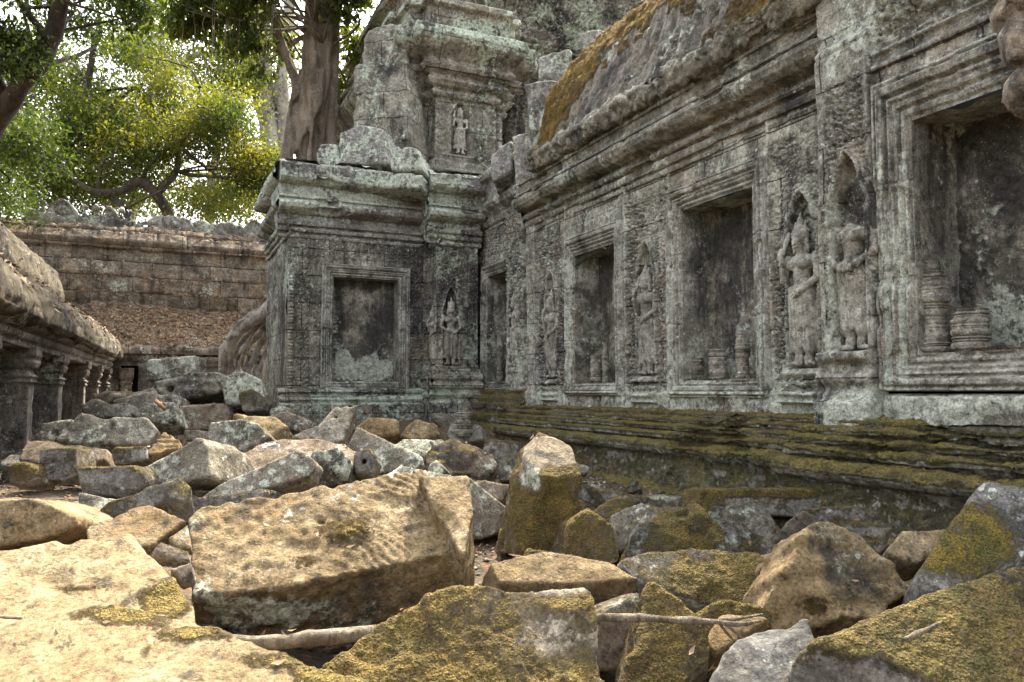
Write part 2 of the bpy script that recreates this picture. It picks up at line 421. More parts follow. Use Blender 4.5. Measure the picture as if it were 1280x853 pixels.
M = {}
M['wall_yz'] = stone('carved_sandstone', world=True, joints=(jt_yz, .62, .36), dark=(.10, .098, .08), mid=(.26, .255, .21), lite=(.50, .49, .42), crust=.45, lichen=.6, white=1.0, moss=.12, streak=True, warm_a=.5, warm=(.26, .205, .155), low=(.95, 1.1, .06), edge=.6)
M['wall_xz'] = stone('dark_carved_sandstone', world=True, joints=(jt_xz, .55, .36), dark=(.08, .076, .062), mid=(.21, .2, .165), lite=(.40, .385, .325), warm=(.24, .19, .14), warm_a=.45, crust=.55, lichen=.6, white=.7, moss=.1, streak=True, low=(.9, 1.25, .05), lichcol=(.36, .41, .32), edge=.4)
M['frame'] = stone('frame_sandstone', world=True, edge=.8, dark=(.105, .104, .085), mid=(.245, .24, .197), lite=(.44, .43, .365), crust=.4, lichen=.42, white=.6, moss=.12, streak=True, warm_a=.4, low=(.95, 1.15, .06))
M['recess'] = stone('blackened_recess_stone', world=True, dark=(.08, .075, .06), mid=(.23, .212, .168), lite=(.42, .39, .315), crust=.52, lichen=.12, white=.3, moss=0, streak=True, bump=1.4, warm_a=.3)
M['cornice'] = stone('weathered_cornice_stone', world=True, dark=(.085, .08, .062), mid=(.19, .18, .143), lite=(.35, .335, .275), crust=.5, lichen=.55, white=.5, moss=.2, warm_a=.4, edge=.35, mosscol=(.17, .11, .025), mossup=.45)
M['figure'] = stone('carved_figure_stone', world=True, edge=.4, dark=(.18, .17, .14), mid=(.30, .285, .24), lite=(.43, .41, .35), crust=.15, lichen=.2, white=.35, moss=0, warm_a=.2, bump=.35)
M['base'] = stone('mossy_base_stone', world=True, dark=(.12, .113, .09), mid=(.23, .218, .175), lite=(.38, .36, .30), crust=.12, lichen=.5, white=.5, moss=.86, mosscol=(.31, .25, .085), moss2=(.20, .175, .06), mossup=.34, bump=1.3, tuft=.022)
M['roof'] = stone('grey_vault_stone', world=True, dark=(.095, .085, .068), mid=(.155, .142, .115), lite=(.235, .215, .175), crust=.4, lichen=.35, white=.15, moss=.46, mosscol=(.25, .16, .035), moss2=(.13, .085, .022), warm_a=.35, mossup=.25, tuft=.02)
M['roofmoss'] = stone('vault_edge_moss', world=True, dark=(.13, .11, .08), mid=(.2, .18, .15), crust=.2, lichen=.1, white=0, moss=.98, mosscol=(.23, .15, .03), moss2=(.11, .08, .022), bump=1.4)
M['tower'] = stone('tower_sandstone', world=True, joints=(jt_xz, .8, .42), dark=(.10, .094, .078), mid=(.215, .2, .163), lite=(.35, .33, .275), crust=.45, lichen=.68, edge=.3, white=.3, moss=.12, warm_a=.35, lichcol=(.36, .41, .32))
M['parapet'] = stone('lichened_parapet_stone', world=True, edge=.3, dark=(.12, .11, .1), mid=(.22, .21, .19), lite=(.36, .35, .31), crust=.35, lichen=.8, white=.8, moss=.15, lichcol=(.42, .46, .37))
M['laterite'] = stone('brown_laterite', world=True, joints=(jt_xz, .62, .36), dark=(.085, .068, .05), mid=(.175, .14, .102), lite=(.29, .25, .195), warm=(.23, .165, .105), warm_a=.5, crust=.3, lichen=.35, white=.2, moss=.1, bump=1.7)
M['gal'] = stone('left_gallery_stone', world=True, dark=(.08, .07, .058), mid=(.14, .122, .1), lite=(.22, .195, .165), crust=.45, lichen=.42, white=.25, moss=.2, streak=True)
M['galroof'] = stone('brown_vault_stone', world=True, dark=(.045, .037, .025), mid=(.085, .07, .047), lite=(.15, .125, .085), warm=(.15, .10, .042), warm_a=.45, crust=.5, lichen=.2, white=.1, moss=.3, mosscol=(.2, .125, .03), bump=1.5)
M['pale'] = M['parapet']
# fallen blocks
M['tan'] = stone('sunbleached_sandstone', dark=(.14, .098, .048), mid=(.23, .166, .084), lite=(.295, .224, .128), warm=(.24, .152, .068), crust=.1, lichen=.22, white=.25, moss=.42, mosscol=(.25, .182, .055), moss2=(.165, .12, .038), mossup=.12, bump=1.2, grain=1.3, tuft=.010)
M['palet'] = stone('pale_sandstone', dark=(.18, .132, .068), mid=(.255, .192, .103), lite=(.315, .25, .15), warm=(.28, .195, .098), crust=.03, lichen=.08, white=.25, moss=.34, mosscol=(.26, .195, .06), moss2=(.17, .13, .04), mossup=.15, bump=.9, grain=1.4, tuft=.010)
M['mossy'] = stone('golden_mossed_stone', dark=(.17, .135, .09), mid=(.27, .225, .155), lite=(.38, .33, .25), crust=.15, lichen=.22, white=.2, moss=.86, mosscol=(.25, .182, .058), moss2=(.155, .12, .042), mossup=.3, bump=1.4, tuft=.008)
M['mossgrey'] = stone('olive_mossed_grey_stone', dark=(.12, .11, .095), mid=(.2, .185, .155), lite=(.31, .29, .25), crust=.25, lichen=.35, white=.3, moss=.70, mosscol=(.215, .162, .055), moss2=(.125, .102, .038), mossup=.3, bump=1.2, tuft=.008)
M['grey'] = stone('lichened_grey_block', dark=(.105, .09, .066), mid=(.185, .162, .122), lite=(.28, .252, .198), crust=.3, lichen=.5, white=.8, moss=.32, mosscol=(.2, .145, .03), mossup=.25)
M['lich'] = stone('pale_lichened_block', dark=(.12, .105, .08), mid=(.21, .19, .148), lite=(.32, .298, .24), crust=.35, lichen=.72, white=.9, moss=.25, lichcol=(.37, .39, .31), mossup=.2, orange=.6)
M['smooth'] = stone('smooth_grey_boulder', dark=(.075, .074, .07), mid=(.115, .112, .104), lite=(.16, .156, .147), crust=.1, lichen=.1, white=.35, moss=.55, mosscol=(.19, .14, .03), mossup=.2, bump=.6)
M['brown'] = stone('brown_carved_block', dark=(.12, .085, .055), mid=(.21, .16, .11), lite=(.31, .255, .19), crust=.3, lichen=.25, white=.15, moss=.3, warm_a=.5)
M['baluster'] = stone('turned_baluster_stone', dark=(.13, .12, .095), mid=(.27, .25, .205), lite=(.42, .395, .33), crust=.1, lichen=.3, white=.9, moss=.05, warm_a=.15)

def soil():
    n = NT('leafy_soil'); p = n.pos(True)
    a = n.noise(p, 3, 7, .7); b = n.vor(p, 26, out='Color'); r = n.sep(b, 0); g = n.noise(p, 60, 4, .7)
    c = n.mix(n.step(a, .35, .65), (.05, .04, .028), (.12, .098, .07))
    c = n.mix(n.step(r, .55, .8), c, (.13, .08, .045))
    c = n.mix(1.0, c, n.mix(g, (.5, .5, .5), (1.5, 1.5, 1.5)), 'MULTIPLY')
    return n.bsdf(c, .95, n.math('ADD', n.math('MULTIPLY', g, .6), n.math('ADD', a, n.vor(p, 26))), 1.0, .02)
M['soil'] = soil()
def bark(name, c1, c2, sc=7.0, white=0.0):
    n = NT(name); p = n.pos(True); q = n.scale(p, (1, 1, .22))
    a = n.noise(q, sc, 8, .7, .6); b = n.noise(p, 2, 5); k = n.noise(p, 30, 5, .7)
    c = n.mix(n.step(a, .35, .65), c1, c2); c = n.mix(n.math('MULTIPLY', n.step(b, .5, .68), .5), c, tuple(min(.7, v * 1.5) for v in c2))
    if white: c = n.mix(n.math('MULTIPLY', n.step(k, .52, .62), white), c, (.42, .42, .38))
    c = n.mix(1.0, c, n.mix(k, (.6, .6, .6), (1.4, 1.4, 1.4)), 'MULTIPLY')
    return n.bsdf(c, .9, n.math('ADD', n.math('MULTIPLY', a, 1.5), k), 1.0, .02)
M['figbark'] = bark('fig_bark', (.12, .095, .07), (.26, .215, .165), 6, .25)
M['rootbark'] = bark('pale_root_bark', (.16, .135, .105), (.42, .375, .315), 9, .4)
M['darkbark'] = bark('dark_bark', (.03, .026, .021), (.075, .062, .05), 5)
M['palebark'] = bark('pale_bark', (.22, .2, .18), (.42, .40, .37), 3, .3)
M['deadwood'] = bark('dead_branch_bark', (.11, .085, .058), (.30, .245, .175), 26, .2)
def leaf(name, a, b, c3, tr=.5):
    n = NT(name); p = n.pos(True)
    c = n.mix(n.step(n.noise(p, .7, 4, .7), .42, .60), a, b); c = n.mix(n.step(n.noise(p, 5, 3, .7), .5, .66), c, c3)
    c = n.mix(1.0, c, n.mix(n.noise(p, 24, 2), (.6, .6, .6), (1.4, 1.4, 1.4)), 'MULTIPLY')
    d = n.new('ShaderNodeBsdfPrincipled'); n.put(d.inputs['Base Color'], c); d.inputs['Roughness'].default_value = .55; d.inputs['Specular IOR Level'].default_value = .3
    t = n.new('ShaderNodeBsdfTranslucent'); n.put(t.inputs[0], n.mix(1.0, c, (2.3, 2.1, .85), 'MULTIPLY'))
    m = n.new('ShaderNodeMixShader'); m.inputs[0].default_value = tr
    n.t.links.new(d.outputs[0], m.inputs[1]); n.t.links.new(t.outputs[0], m.inputs[2]); n.t.links.new(m.outputs[0], n.out.inputs[0])
    return n.m
M['leafdark'] = leaf('dark_leaves', (.02, .036, .011), (.04, .064, .016), (.07, .095, .022), .42)
M['leafyel'] = leaf('sunlit_leaves', (.028, .045, .011), (.11, .115, .02), (.045, .065, .014), .55)
M['leafmid'] = leaf('mid_green_leaves', (.03, .05, .013), (.06, .085, .018), (.10, .11, .022), .5)
M['leafgrey'] = leaf('grey_green_leaves', (.06, .085, .05), (.09, .12, .06), (.05, .08, .03), .4)
def dryleaf():
    n = NT('dry_leaf'); r = n.new('ShaderNodeNewGeometry').outputs['Random Per Island']
    c = n.mix(n.step(r, .0, .5), (.085, .05, .03), (.20, .125, .07)); c = n.mix(n.step(r, .6, 1.0), c, (.33, .24, .14))
    return n.bsdf(c, .7)
M['dryleaf'] = dryleaf()
n_ = NT('crumpled_paper'); M['paper'] = n_.bsdf(n_.mix(n_.noise(n_.pos(False), 30), (.55, .55, .52), (.8, .8, .78)), .8)
n_ = NT('rusty_wood'); M['wood'] = n_.bsdf(n_.mix(n_.noise(n_.scale(n_.pos(True), (2, 2, 12)), 9, 6), (.13, .06, .03), (.30, .17, .09)), .85, n_.noise(n_.pos(True), 40), 1, .01)
n_ = NT('interior_shade_stone'); M['inner'] = n_.bsdf(n_.mix(n_.noise(n_.pos(True), 4, 6), (.02, .018, .015), (.06, .052, .043)), .95)  # near-black: shade of the interiors put into the stone colour
# ------------------------------------------------------------------ carving
def interp(x, pts): p = np.asarray(pts, float); return np.interp(x, p[:, 0], p[:, 1])
def scrolls(U, V, sc, amp, s=0, warp=.25):
    Q = np.stack([U, V, U * 0], -1)
    u = U / sc + warp * vnoise(Q / sc * 1.3, s + 1); v = V / sc + warp * vnoise(Q / sc * 1.3, s + 2)
    r, a, k, sec = worley(u, v, s)
    sp = np.cos(r * 17 + np.where(k > .5, 1, -1) * a * 1.0 + k * 6)
    edge = sst(sec - r, .02, .16)
    return amp * (sp * .6 + .5 * vnoise(Q / sc * 7, s + 3)) * edge - amp * .8 * (1 - edge)
def foliage_carving(U, V, sc, amp, s=0):
    return scrolls(U, V, sc, amp, s) + .55 * scrolls(U, V, sc * .42, amp, s + 31)
def niche(U, V, cu, hw, v0, v1, v2, depth=.07, rim=.02):
    """pointed cusped arch cut into a face; returns (addition to height, mask inside incl. rim)"""
    x = abs(U - cu); t = np.clip((V - v1) / (v2 - v1), 0, 1)
    wv = hw * np.where(V < v1, 1.0, (1 - t ** 1.35) ** .62 + .12 * np.sin(t * 9) * (1 - t))
    d = np.maximum(x - wv, np.maximum(v0 - V, V - v2))
    ins = sst(-d, -.004, .012)
    rimm = np.exp(-((d - .022) / .012) ** 2) * (V > v0 + .02) + .6 * np.exp(-((d - .052) / .01) ** 2) * (V > v1 - .1)
    return -depth * ins + rim * rimm * (1 - ins), sst(-d, -.075, -.045)
def erosion(U, V, s, big=.01, fine=.004):
    Q = np.stack([U, V, U * 0 + s * 1.7], -1)
    return big * fbm(Q, 1.6, 3, s) + fine * fbm(Q, 14, 3, s + 40, .6)
def joints_h(U, V, rows, cw, s, dep=.008, wd=.007):
    """horizontal courses at given heights, staggered uprights"""
    h = 0 * U; Q = np.stack([U, V, U * 0], -1); Vw = V + .006 * vnoise(Q * 3, s)
    for r in rows: h = h - dep * np.exp(-((Vw - r) / wd) ** 2)
    edges = [-9] + list(rows) + [99]
    for k in range(len(edges) - 1):
        m = (Vw > edges[k]) & (Vw <= edges[k + 1]); off = (k * .37 * cw + .11 * s) % cw
        x = (U + off) % cw; h = h - dep * np.exp(-(np.minimum(x, cw - x) / wd) ** 2) * m
    return h
FRAME_T = [(0, 0), (.10, 0), (.115, .014), (.24, .016), (.255, .004), (.30, .004), (.315, .026), (.42, .03), (.435, .02), (.50, .036), (.56, .038), (.575, .024), (.63, .024), (.645, .05), (.82, .054), (.835, .034), (.88, .034), (.9, .046), (.97, .044), (1, -.03)]

SLABS = []
class Face:
    """a wall plane: origin, right direction (as its viewer sees it), outward normal"""
    def __init__(s, o, r, n): s.o, s.r, s.n = (np.asarray(q, float) for q in (o, r, n))
    def at(s, u, z, out=0.0): return s.o + s.r * u + s.n * out + np.array([0, 0, z])
def wall(acc, F, u0, u1, z0, z1, res, hf, holes=()):
    panel(acc, F.at(u0, z0), F.r, (0, 0, 1), F.n, u1 - u0, z1 - z0, res, lambda U, V: hf(U + u0, V + z0), [(a - u0, b - u0, c - z0, d - z0) for a, b, c, d in holes])
def window(parent, F, u0, u1, z0, z1, wl, wt, wb, res, depth, s, fm, rm, lintel_chip=0.0, joint=None, sill_lines=True):
    """blind window: moulded frame, sill mouldings, recess and the slab that closes it"""
    a = Acc()
    def hf(U, V):
        U = U + u0 - wl; V = V + z0 - wb
        tx = np.maximum(u0 - U, U - u1) / wl; ty = np.maximum((V - z1) / wt, (z0 - V) / wb); t = np.clip(np.maximum(tx, ty), 0, 1)
        h = 1.35 * interp(t, FRAME_T) + erosion(U, V, s, .006, .0025)
        Q = np.stack([U, V, U * 0], -1)
        h = h - .02 * sst(fbm(Q, 3.5, 3, s + 3), .38, .75) * (t > .05)
        for zz in (z0 + .33 * (z1 - z0), z0 + .74 * (z1 - z0)): h = h - .012 * np.exp(-((V - zz - .01 * vnoise(Q * 4, s)) / .006) ** 2)
        h = h + .012 * np.abs(np.sin(U * 70)) * ((t > .66) & (t < .82) & (V < z0)) * .4
        return h
    panel(a, F.at(u0 - wl, z0 - wb), F.r, (0, 0, 1), F.n, u1 - u0 + 2 * wl, z1 - z0 + wt + wb, res, hf, [(wl, wl + u1 - u0, wb, wb + z1 - z0)])
    # reveals
    def rv(U, V): return erosion(U, V, s + 7, .008, .003) * sst(np.minimum(U if False else U, 9), .0, .03)
    w_, h_ = u1 - u0, z1 - z0
    back = -F.n
    panel(a, F.at(u0, z0 - .02), back, (0, 0, 1), F.r, depth + .03, h_ + .04, res * 1.6, rv)
    panel(a, F.at(u1, z0 - .02), back, (0, 0, 1), -F.r, depth + .03, h_ + .04, res * 1.6, rv)
    rw = lambda U, V: erosion(U, V, s + 7, .008, .003) * sst(V, .0, .03)
    panel(a, F.at(u0 - .02, z0), F.r, back, (0, 0, 1), w_ + .04, depth + .03, res * 1.6, rw)
    panel(a, F.at(u0 - .02, z1), F.r, back, (0, 0, -1), w_ + .04, depth + .03, res * 1.6, lambda U, V: rw(U, V) + lintel_chip * np.maximum(0, fbm(np.stack([U, V * .3, U * 0], -1), 2.2, 3, s + 5)) * sst(V, .2, .0))
    fo = a.obj('window', fm, parent)
    b = Acc()
    def bk(U, V):
        h = erosion(U, V, s + 11, .02, .006)
        if joint is not None:
            for j in joint: h = h - .016 * np.exp(-((U - j * w_ - .01 * vnoise(np.stack([V * 2, V * 0, V * 0], -1), s)) / .009) ** 2)
        h = h - .012 * np.exp(-((V - .62 * h_) / .008) ** 2) * (U > .5 * w_)
        if w_ > 1.1: h = h + .006 * np.sin((U * .55 + V) * 95 + 5 * vnoise(np.stack([U * 5, V * 5, U * 0], -1), s)) * sst(vnoise(np.stack([U * 2, V * 2, U * 0], -1), s + 1), -.4, .2) * sst(V, .3, .4)
        return h
    panel(b, F.at(u0 - .05, z0 - .05, -depth), F.r, (0, 0, 1), F.n, w_ + .1, h_ + .1, res * 1.6, bk)
    fo2 = b.obj('blind_slab', rm, fo); SLABS.append(fo2)
    return fo

# ------------------------------------------------------------------ the carved standing figures (devatas)
def devata_sdf(P, pose='raised', headless=False, worn=0.0, s=0):
    k = .011
    D = capsule(P, (0, .02, .54), (0, .025, .63), .058, .06)
    def U_(d, kk=k):
        nonlocal D; D = smin(D, d, kk)
    for sx in (-1, 1):
        U_(capsule(P, (sx * .035, .03, .02), (sx * .10, .045, .012), .019, .012), .008)
        U_(capsule(P, (sx * .042, .025, .02), (sx * .042, .02, .15), .024, .03))
        U_(capsule(P, (sx * .042, .022, .045), (sx * .042, .022, .05), .033, .033), .004)
        U_(capsule(P, (sx * .052, .018, .12), (sx * .046, .022, .47), .05, .066))
        U_(capsule(P, (sx * .13, .012, .10), (sx * .09, .015, .38), .022, .032))
        U_(ellipsoid(P, (sx * .045, .068, .675), (.036, .034, .036)), .01)
        U_(ellipsoid(P, (sx * .13, .02, .712), (.04, .038, .045)))
    U_(ellipsoid(P, (0, .02, .505), (.105, .062, .06)))
    U_(capsule(P, (0, .058, .13), (0, .074, .46), .017, .02), .006)
    U_(capsule(P, (-.09, .045, .515), (.09, .045, .515), .02, .02), .006)
    U_(ellipsoid(P, (0, .022, .69), (.108, .058, .068)))
    U_(capsule(P, (0, .022, .73), (0, .03, .79), .033, .03))
    # arms
    def hand(c, dx, dz):
        c = np.array(c)
        U_(ellipsoid(P, c, (.022, .016, .026)), .008)
        for j in range(4):
            b0 = c + np.array([(j - 1.5) * .009 * abs(dz) + dx * .018, .006, (j - 1.5) * .009 * abs(dx) + dz * .018]); L = (.028, .034, .032, .024)[j]
            U_(capsule(P, b0, b0 + np.array([dx, .12, dz]) * L, .0062, .0045), .003)
        U_(capsule(P, c + np.array([.012, .01, .0]), c + np.array([.028, .018, .02]), .007, .005), .003)
    def arm(sx, el, wr, hd, dx, dz):
        U_(capsule(P, (sx * .128, .02, .71), el, .03, .025)); U_(capsule(P, el, wr, .025, .018)); hand(hd, dx, dz)
        U_(capsule(P, np.array(wr) + (0, 0, 0), np.array(wr) + (.001, .001, .001), .024, .024), .003)
    if pose == 'raised':
        arm(-1, (-.158, .035, .585), (-.135, .075, .69), (-.13, .08, .725), -.2, 1.0)
        U_(ellipsoid(P, (-.145, .065, .775), (.026, .02, .032)), .006); U_(capsule(P, (-.145, .05, .77), (-.12, .02, .90), .012, .02), .006)
        arm(1, (.15, .045, .575), (.055, .09, .50), (.03, .095, .485), -.8, -.6)
    else:
        arm(-1, (-.168, .035, .575), (-.075, .095, .505), (-.04, .10, .49), 1, -.2)
        arm(1, (.155, .04, .57), (.07, .095, .50), (.035, .10, .485), -1, -.2)
    if not headless:
        U_(ellipsoid(P, (0, .045, .825), (.046, .05, .06)), .01)
        U_(capsule(P, (0, .09, .835), (0, .10, .812), .008, .012), .006)
        U_(capsule(P, (-.016, .088, .793), (.016, .088, .793), .006, .006), .004)
        D = smax(D, -ellipsoid(P, (-.02, .098, .835), (.013, .012, .008)), .006); D = smax(D, -ellipsoid(P, (.02, .098, .835), (.013, .012, .008)), .006)
        for sx in (-1, 1): U_(capsule(P, (sx * .05, .03, .845), (sx * .055, .03, .77), .013, .016), .006); U_(ellipsoid(P, (sx * .02, .086, .835), (.010, .008, .006)), .002)
        U_(capsule(P, (0, .035, .872), (0, .035, .885), .056, .056), .006); U_(capsule(P, (0, .035, .90), (0, .035, .905), .046, .046), .004)
        for x, h in ((-.045, .97), (0, 1.03), (.045, .97)): U_(capsule(P, (x * .8, .035, .89), (x, .03, h), .022, .006), .006)
        for z, rr in ((.93, .03), (.955, .025), (.98, .02)): U_(capsule(P, (0, .033, z), (0, .033, z + .002), rr, rr), .003)
    else:
        D = smax(D, P[..., 2] + .3 * P[..., 0] - .752 + .012 * fbm(P, 26, 2, 5), .006)
        U_(capsule(P, (-.15, .02, .30), (-.155, .02, .52), .012, .014), .008)
    D = D + .0035 * np.sin(P[..., 0] * 230) * sst(P[..., 2], .50, .46) * sst(P[..., 2], .10, .14) * .6
    D = D + (.0014 + worn) * fbm(P + s * 3, 22, 3, s) + worn * 1.5 * fbm(P + s, 7, 2, s + 3)
    # sawn off behind: a relief, the back lies in the wall
    return smax(D, -(P[..., 1] + .045), .004)
def devata(parent, F, u, z, hgt, out, cell, **kw):
    V, Q = nets(lambda P: devata_sdf(P, **kw), (-.22, -.07, -.03), (.22, .16, 1.08), cell / hgt)
    V = V * hgt
    W = F.at(u, z, out) + V[:, :1] * F.r + V[:, 1:2] * F.n + V[:, 2:] * np.array([0, 0, 1.0])
    if np.dot(np.cross(F.r, F.n), (0, 0, 1)) < 0: Q = Q[:, ::-1]
    return link('carved_figure', mesh_np('carved_figure', W, Q, M['figure']), parent)

# ------------------------------------------------------------------ moulding displacement
def moul(s, amp=.010, lumps=0.0, per=.12, chips=.03):
    def f(A, S, O, Z, P):
        h = amp * fbm(P, 2.2, 3, s) + amp * .55 * fbm(P, 11, 3, s + 9, .6)
        h = h - chips * sst(fbm(P, 2.6, 3, s + 4), .42, .85)
        if lumps: h = h + lumps * np.abs(np.sin(math.pi * A / per)) * (.6 + .4 * np.sin(S * 40))
        b = (A / .55 + .37 * np.floor(S / .2)) % 1.0
        return h - .010 * np.exp(-((np.minimum(b, 1 - b) * .55) / .008) ** 2)
    return f
def mossy_disp(s, amp=.02):
    def f(A, S, O, Z, P):
        m = sst(fbm(P, 2.2, 3, s), -.1, .25)
        k = np.floor(Z / .14); b = (A / .72 + .31 * k) % 1.0; j = np.exp(-((np.minimum(b, 1 - b) * .72) / .009) ** 2)
        off = _hash(np.floor(A / .72 + .31 * k).astype(np.int64), k.astype(np.int64), k.astype(np.int64) * 0, s) - .5
        return .006 * fbm(P, 3, 3, s + 1) + m * amp * (.25 + .6 * fbm(P, 7, 3, s + 2)) + .005 * fbm(P, 34, 2, s + 3) - .035 * sst(fbm(P, 1.9, 3, s + 8), .5, .9) - .014 * j + .006 * off
    return f
def vault_disp(s, per=.135, amp=.016):
    def f(A, S, O, Z, P):
        q = A + .02 * vnoise(P * 1.5, s + 1); x = (q % per) / per; e = np.minimum(x, 1 - x) * per
        h = amp * (1 - np.exp(-(e / .02) ** 2)) + .006 * np.sin(math.pi * x)
        row = ((S + .17 * np.floor(q / per / 3)) % .52); h = h + .016 * row / .52 - .02 * np.exp(-(np.minimum(row, .52 - row) / .014) ** 2)
        return h + .03 * fbm(P, 1.4, 3, s) + .012 * fbm(P, 9, 3, s + 2, .6) + .03 * (_hash(np.floor(q / per / 3).astype(np.int64), np.floor((S + .17 * np.floor(q / per / 3)) / .52).astype(np.int64), np.floor(q * 0).astype(np.int64), s) - .5) - .04 * sst(fbm(P, 2.3, 3, s + 7), .5, .9)
    return f

# ================================================================== 1. THE GALLERY with three blind windows (right wall)
XA = 4.0
FA = Face((XA, 0, 0), (0, -1, 0), (-1, 0, 0))                           # u = -Y
gal = thing('temple_gallery', 'long carved stone gallery with two blind windows, standing figures and a moss-edged vaulted roof', 'temple gallery', (XA, 6, 0))
def addp(acc, name, mat, parent):                                       # a part meshed in world space under an Empty that does not sit at 0
    o = acc.obj(name, mat, parent); o.matrix_parent_inverse = Matrix.Translation(-Vector(root_of(parent).location)) if parent else Matrix(); return o
def root_of(o):
    while o.parent is not None: o = o.parent
    return o
gal.location = (0, 0, 0)
WA = [(-7.12, -6.33), (-5.27, -4.41)]
NA = [(-7.66, .115, 1.15), (-5.80, .125, 1.15), (-3.93, .125, 1.17)]
def hA(U, V):
    h = erosion(U, V, 3, .012, .004) + joints_h(U, V, [1.32, 1.92, 2.42, 2.78], .93, 3)
    strip = 0 * U
    for a, b in ((-8.02, -7.30), (-6.13, -5.44), (-4.22, -3.3)): strip = np.maximum(strip, sst(U, a, a + .05) * sst(U, b, b - .05))
    strip = strip * sst(V, .95, 1.1) * sst(V, 2.86, 2.74)
    car = foliage_carving(U, V, .095, .030, 11); wornm = sst(fbm(np.stack([U, V, U * 0], -1), 1.8, 2, 8), -.6, .2)
    h = h + strip * car * (.35 + .65 * wornm)
    for cu, hw, zf in NA:
        n, m = niche(U, V, cu, hw, zf - .01, zf + .86, zf + 1.2, .10, .032)
        h = h * (1 - m * .7) + n
        ped = sst(abs(U - cu), hw + .07, hw + .045) * sst(V, zf - .26, zf - .24) * sst(V, zf, zf - .02)
        h = h + ped * (.05 + .018 * np.sin((V - zf) * 95) + .008 * fbm(np.stack([U, V, U * 0], -1), 9, 3, 5))
    for a in (-8.02, -7.30, -6.13, -5.44, -4.22): h = h + .02 * np.exp(-((U - a) / .018) ** 4) * sst(V, .95, 1.05)
    pl = sst(U, -8.3, -8.22) * sst(U, -8.0, -8.04)
    h = h + .045 * pl
    low = sst(V, 1.02, .98); h = h + low * (.03 + .02 * fbm(np.stack([U, V, U * 0], -1), 5, 3, 6))
    return h
a = Acc(); wall(a, FA, -8.26, -3.36, .80, 3.0, .0085, hA, [(-7.26, -6.19, .98, 2.62), (-5.42, -4.26, .97, 2.70)])
a.obj('wall', M['wall_yz'], gal)
window(gal, FA, -7.12, -6.33, 1.09, 2.45, .15, .20, .13, .0075, .30, 21, M['frame'], M['recess'], .10, (.55,))
window(gal, FA, -5.27, -4.41, 1.09, 2.54, .165, .19, .14, .0075, .30, 22, M['frame'], M['recess'], .02, (.36, .55))
devata(gal, FA, -7.66, 1.16, .97, -.03, .0075, s=1)
devata(gal, FA, -5.80, 1.16, .99, -.03, .0065, s=2)
devata(gal, FA, -3.93, 1.18, 1.02, -.02, .0055, s=4, worn=.001)
CORN = [(0, 2.90), (.025, 2.905), (.03, 2.935), (.012, 2.94), (.012, 2.965), (.045, 2.97), (.055, 3.0), (.045, 3.03), (.025, 3.035), (.025, 3.05), (.07, 3.06), (.085, 3.085), (.07, 3.11), (.04, 3.115), (.035, 3.15), (.06, 3.155), (.15, 3.165), (.20, 3.20), (.222, 3.25), (.205, 3.29), (.16, 3.305), (.16, 3.32), (.185, 3.325), (.185, 3.345), (.14, 3.35), (.15, 3.45), (.175, 3.455), (.175, 3.475), (.15, 3.48), (.16, 3.53)]
YN, YF = 3.45, 8.26
a = Acc(); sweep(a, CORN, (XA, YN, 0), (-1, 0, 0), (0, 1, 0), YF - YN, .008, .018, moul(31, .007, .004, .06), True)
a.obj('cornice', M['cornice'], gal)
def lump(A, S, O, Z, P):
    per = .17; q = A + .05 * vnoise(P * 4, 3); x = (q % per) / per
    return (.034 + .02 * vnoise(P * 3, 6)) * np.abs(np.sin(math.pi * x)) ** .6 * np.sin(np.clip(S / .34, 0, 1) * math.pi) ** .7 + .028 * fbm(P, 9, 3, 8) + .018 * fbm(P, 26, 2, 9) + .02 * np.cos(S * 55) * .5 - .07 * sst(fbm(P, 1.7, 2, 5), .35, .8)
a = Acc(); sweep(a, [(.12, 3.50), (.22, 3.51), (.27, 3.56), (.285, 3.62), (.26, 3.68), (.18, 3.72), (.0, 3.76)], (XA, YN, 0), (-1, 0, 0), (0, 1, 0), 7.75 - YN, .012, .014, lump)
paint(a.obj('eave', M['base'], gal), amoss=[(800, 120, 160, 90, -1.2)], adark=[(800, 120, 200, 90, .3)])
VA = [(.20, 3.66), (.10, 3.95), (.0, 4.28), (-.12, 4.52), (-.32, 4.80), (-.56, 5.05), (-.86, 5.34), (-1.2, 5.62), (-1.6, 5.86), (-2.0, 6.0), (-2.6, 5.7), (-3.4, 4.9), (-4.0, 3.9)]
rf = None
for nm, y0, y1, mt in (('roof', 3.5, 7.66, 'roof'),):
    a = Acc(); sweep(a, VA, (XA, y0, 0), (-1, 0, 0), (0, 1, 0), y1 - y0, .022, .0175, vault_disp(41), True)
    o = a.obj(nm, M[mt], gal if rf is None else rf); rf = rf or o
    paint(o, amoss=[(676, 172, 14, 34, 1.7), (692, 136, 18, 36, 1.7), (708, 102, 20, 34, 1.7), (730, 70, 24, 30, 1.7), (756, 40, 26, 24, 1.6), (790, 14, 34, 22, 1.4), (820, 0, 30, 10, 1.2), (930, 35, 50, 40, 1.2), (985, 45, 30, 50, 1.7), (860, 10, 20, 14, .8)], adark=[(800, 80, 60, 30, .3)])
BASE = [(.54, -.10), (.52, .20), (.50, .245), (.43, .26), (.41, .28), (.36, .42), (.345, .50), (.36, .505), (.405, .52), (.43, .55), (.415, .585), (.36, .60), (.305, .605), (.305, .63), (.345, .635), (.35, .665), (.32, .672), (.262, .676), (.262, .695), (.295, .70), (.30, .722), (.26, .73), (.20, .735), (.20, .752), (.228, .757), (.228, .778), (.17, .784), (.12, .788), (.12, .80), (.14, .803), (.14, .822), (.05, .83), (.0, .845)]
a = Acc(); sweep(a, BASE, (XA, 3.45, 0), (-1, 0, 0), (0, 1, 0), 8.40 - 3.45, .010, .013, mossy_disp(51, .012), True)
a.obj('base', M['base'], gal)

